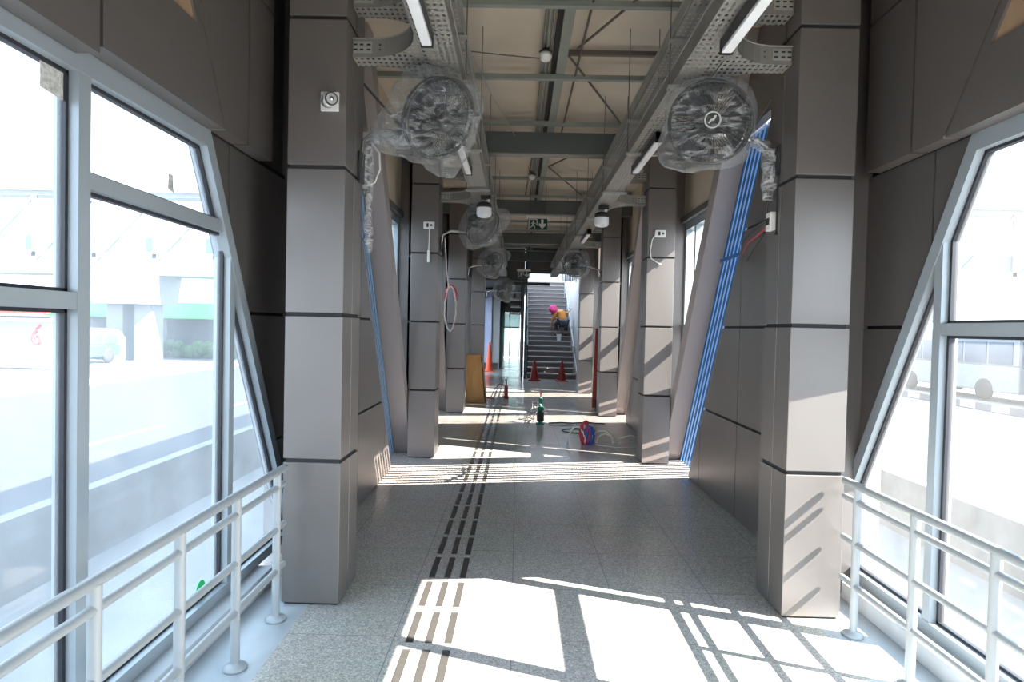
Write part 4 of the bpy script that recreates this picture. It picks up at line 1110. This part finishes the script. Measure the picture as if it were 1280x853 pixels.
fc.blob(fx + Vector((-.03, 0, -.005)), (.014, .012, .02), 8, 6); fc.build('nose', 'skin', fo)
fc = MB()
for dy_ in (-.025, .025): fc.blob(fx + Vector((-.025, dy_, .018)), (.006, .009, .006), 8, 6)
fc.build('eyes', 'black', fo)
MB().blob(fx + Vector((-.024, 0, -.034)), (.007, .02, .005), 8, 6).build('mouth', 'redcable', fo)
for n_, a in (('left', 'lf'), ('right', 'rf')):
    q = Vector(J[a][0]); k_ = Vector(J['la' if a == 'lf' else 'ra'][0])
    MB().blob((q + Vector((k_.x, k_.y, q.z))) / 2 + Vector((0, .03, .012)), (.055, .14, .055), 12, 8).build('shoe', 'darkmetal', P)
o = MB().tube([(0, 0, 0), (0, 0, .22), (0, 0, .24)], [.07, .09, .092], 20).xf(Matrix.Translation((1.42, YS + TR * 6 + .12, RI * 7))).build('white_bucket', 'white'); tag(o, 'small white bucket on the step below the crouching person', 'bucket')
o = MB().box(1.30, 1.50, YS + TR * 2 + .06, YS + TR * 2 + .16, RI * 3, RI * 3 + .04).build('white_rag', 'white'); tag(o, 'white rag lying on a lower stair tread', 'rag')

# ------------------------------------------------------------------ outside
ZG = -1.1
o = MB().box(-80, 80, -40, 120, ZG - .3, ZG - .1).build('ground', 'apron', origin=(0, 0, 0)); tag(o, 'pale ground around the station', 'ground', None, 'structure')
for s, nm in SIDES:
    o = MB().box(hx(s, 2.05), hx(s, 5.0), -30, 60, ZG - .1, ZG).build('pavement', 'pave', origin=(0, 0, 0)); tag(o, 'pale paved strip outside the %s windows' % nm, 'pavement', None, 'structure')
    o = MB().box(hx(s, 5.0), hx(s, 17.6), -40, 110, ZG - .1, ZG - .04).build('road', 'asphalt', origin=(0, 0, 0)); tag(o, 'grey asphalt road beyond the %s barrier' % nm, 'road', None, 'structure')
    o = MB().prism([(5.0, ZG), (5.32, ZG), (5.25, -.34), (5.07, -.34)], -30, 60, lambda a, b, tt, s=s: (hx(s, a), tt, b)).build('road_barrier', 'concrete'); tag(o, 'stained concrete road barrier outside the %s windows' % nm, 'barrier', 'concrete road barriers')
    o = MB().box(hx(s, 17.6), hx(s, 18.1), -20, 90, ZG - .1, ZG + .22).build('kerb', 'kerb', origin=(0, 0, 0)); tag(o, 'black and white painted kerb across the %s road' % nm, 'kerb', 'painted kerbs', 'structure')
    i = 0
    for y in range(-6, 60, 6):
        o = MB().box(hx(s, 9.4), hx(s, 9.56), y, y + 3.2, ZG - .04, ZG - .034).build('road_marking', 'lane'); tag(o, 'white dashed lane line on the %s road, %s from the viewer' % (nm, (NTH + ['next', 'next', 'next'])[i]), 'lane line', 'white lane dashes', 'structure'); i += 1
# footbridge
FY = 40
t = thing('footbridge', 'white truss footbridge crossing the road in the haze', 'footbridge', (0, FY, ZG))
MB().box(-70, 70, FY - 1.3, FY + 1.3, 4.5, 5.1).build('bridge_deck', 'bridge', t)
for z in (5.6, 9.6): MB().box(-70, 70, FY - 1.3, FY - 1.15, z, z + .3).build('bridge_chord', 'bridge_dk', t)
mb = MB()
for i in range(-17, 18):
    x = i * 4.0
    mb.box(x - .14, x + .14, FY - 1.3, FY - 1.12, 5.1, 9.6)
    mb.bar((x, FY - 1.22, 5.3), (x + 4, FY - 1.22, 9.6), .18, .18, (0, 1, 0))
mb.build('bridge_truss', 'bridge_dk', t)
MB().box(-70, 70, FY - 1.12, FY - 1.08, 6.0, 7.0).build('bridge_parapet', 'bridge_panel', t)
MB().box(-70, 70, FY - 1.4, FY + 1.4, 9.9, 10.1).build('bridge_roof', 'bridge', t)
for xc in (-26.0, 30.0):
    MB().prism([(xc - 2.0, 2.6), (xc + 2.0, 2.6), (xc + 2.3, 4.5), (xc - 2.3, 4.5)], FY - 1.4, FY + 1.4, f).build('pier_cap', 'bridge', t)
    for dx in (-1.0, .9): MB().box(xc + dx - .55, xc + dx + .55, FY - .7, FY + .7, ZG - .1, 2.6).build('pier_column', 'bridge', t)
# green canopy building
t = thing('green_canopy', 'long green canopy of a kiosk behind the footbridge pier', 'canopy', (-28, 46, ZG))
MB().prism([(44.5, 2.9), (48, 3.3), (48, 3.1), (44.5, 1.7)], -36, -21).build('canopy_roof', 'greenroof', t)
MB().box(-36, -21, 47, 48, ZG, 3.0).build('kiosk_wall', 'bridge_dk', t)
for x in (-35, -31, -27, -23): MB().box(x, x + .2, 44.8, 45, ZG, 1.9).build('canopy_post', 'bridge', t)
rnd = random.Random(11)
mb = MB()
for i in range(70):
    mb.blob((rnd.uniform(-28.5, -21), 43.6 + rnd.uniform(-.4, .4), ZG + rnd.uniform(.1, .9)), rnd.uniform(.25, .5), 7, 5)
o = mb.build('foliage', 'foliage'); tag(o, 'dark low hedge along the far side under the green canopy', 'hedge', None, 'stuff')
# white hoarding with red emblem and red roof
t = thing('hoarding', 'white hoarding with a red swirl emblem across the left road', 'hoarding', (-27, 31, ZG))
MB().box(-34, -24.3, 31, 31.3, ZG, 1.35).build('hoarding_board', 'hoard', t)
MB().box(-34, -24.3, 30.9, 31.4, 1.5, 1.65).build('hoarding_rail', 'bridge_dk', t)
MB().prism([(30.2, 1.9), (33, 2.6), (33, 2.4), (30.2, 1.75)], -34, -24.3).build('hoarding_roof', 'roofred', t)
pts = []
for i in range(26):
    a = PI * .45 + i / 25 * PI * 2.3; r_ = .42 - .30 * i / 25
    pts.append((-25.35 + r_ * math.cos(a) * .75, 30.97, .45 + r_ * math.sin(a)))
mb = MB().tube([(-25.2, 30.97, 1.15), (-25.42, 30.97, .95)] + pts, .075, 6)
mb.build('hoarding_emblem', 'emblem', t)
# vehicles
def bus(label, x0, x1, y0, y1, zt, low, name, win=(.45, .8), group='buses on the roads'):
    t = thing(name, label, 'bus', ((x0 + x1) / 2, (y0 + y1) / 2, ZG), group)
    zb = ZG + .35; h = zt - zb
    MB().box(x0, x1, y0, y1, zb + h * .40, zt).build('bus_body', 'buswhite', t, bevel=.12)
    MB().box(x0 - .01, x1 + .01, y0 - .01, y1 + .01, zb, zb + h * .42).build('bus_skirt', low, t, bevel=.06)
    ins = .25
    n = max(3, int((y1 - y0) / 1.5)); st = (y1 - y0 - 2 * ins) / n
    for i in range(n):
        for x in (x0, x1):
            MB().box(x - .025, x + .025, y0 + ins + st * i + .06, y0 + ins + st * (i + 1) - .06, zb + h * win[0], zb + h * win[1]).build('bus_window', 'buswin', t)
    for y in (y0, y1): MB().box(x0 + .15, x1 - .15, y - .025, y + .025, zb + h * .40, zb + h * .82).build('windscreen', 'buswin', t)
    for y in (y0 + (y1 - y0) * .2, y0 + (y1 - y0) * .75):
        for x in (x0, x1):
            MB().lathe([(.001, -.08), (.25, -.08), (.48, -.06), (.48, .06), (.25, .08), (.001, .08)], 20, Matrix.Translation((x, y, ZG + .42)) @ Matrix.Rotation(PI / 2, 4, 'Y')).build('wheel', 'tyre', t)
    return t
bus('white and blue city bus seen through the right window', 21.0, 23.5, 25.0, 34, 2.0, 'buswhite', 'city_bus')
bus('bright blue city bus following behind the white one on the right road', 21.0, 23.5, 14.5, 24.6, 2.0, 'busblue', 'city_bus')
bus('small pale van with sky blue lower half across the left road', -28.0, -25.6, 33.5, 37.8, .95, 'busblue', 'minibus')
bus('small white van parked far along the left road', -31, -29, 40, 44, .9, 'buswhite', 'minibus')

# ------------------------------------------------------------------ light
sun = bpy.data.lights.new('sun', 'SUN'); sun.energy = 15.0; sun.angle = R(.4); sun.color = (1.0, .87, .76)
so = bpy.data.objects.new('sun', sun); COL.objects.link(so)
so.rotation_euler = Vector((-1, .335, -.9)).to_track_quat('-Z', 'Y').to_euler()
w = bpy.data.worlds.new('sky'); S.world = w; w.use_nodes = True
nt = w.node_tree
for n in list(nt.nodes): nt.nodes.remove(n)
bg = N(nt, 'ShaderNodeBackground', Strength=1.0); wo = nt.nodes.new('ShaderNodeOutputWorld')
tc = N(nt, 'ShaderNodeTexCoord'); sp = N(nt, 'ShaderNodeSeparateXYZ'); nt.links.new(tc.outputs['Generated'], sp.inputs[0])
rp = N(nt, 'ShaderNodeValToRGB')
rp.color_ramp.elements[0].position = 0; rp.color_ramp.elements[0].color = (.84, .92, 1.0, 1)
rp.color_ramp.elements[1].position = .8; rp.color_ramp.elements[1].color = (.60, .78, 1.0, 1)
nt.links.new(sp.outputs[2], rp.inputs[0]); nt.links.new(rp.outputs[0], bg.inputs[0]); nt.links.new(bg.outputs[0], wo.inputs[0])
bg.inputs[1].default_value = 1.7

# ------------------------------------------------------------------ camera
F, CXP, CYP, RHO, H, VP = 740.0, 640.0, 426.5, .023, 1.6, (648.0, 410.0)
yv = Vector((VP[0] - CXP, VP[1] - CYP, F)).normalized()          # world y in camera axes (x right, y down, z forward)
uv = Vector((math.sin(RHO), -math.cos(RHO), 0)); uv = (uv - yv * uv.dot(yv)).normalized()
xv = yv.cross(uv)
if xv.x < 0: xv = -xv
cam = bpy.data.cameras.new('camera'); cam.sensor_width = 36; cam.lens = F / 1280 * 36; cam.clip_start = .05; cam.clip_end = 500
co = bpy.data.objects.new('camera', cam); COL.objects.link(co)
right = Vector((xv.x, yv.x, uv.x)); down = Vector((xv.y, yv.y, uv.y)); fwd = Vector((xv.z, yv.z, uv.z))
m3 = Matrix((right, -down, -fwd)).transposed()
co.matrix_world = Matrix.Translation((0, 0, H)) @ m3.to_4x4()
S.camera = co

S.view_settings.view_transform = 'Standard'; S.view_settings.look = 'None'
S.view_settings.gamma = 1; S.view_settings.use_curve_mapping = False
S.view_settings.exposure = 1.75
S.cycles.max_bounces = 10; S.cycles.diffuse_bounces = 5; S.cycles.glossy_bounces = 4; S.cycles.transparent_max_bounces = 24
S.cycles.sample_clamp_indirect = 6
S.cycles.caustics_reflective = False; S.cycles.caustics_refractive = False
S.cycles.use_denoising = True
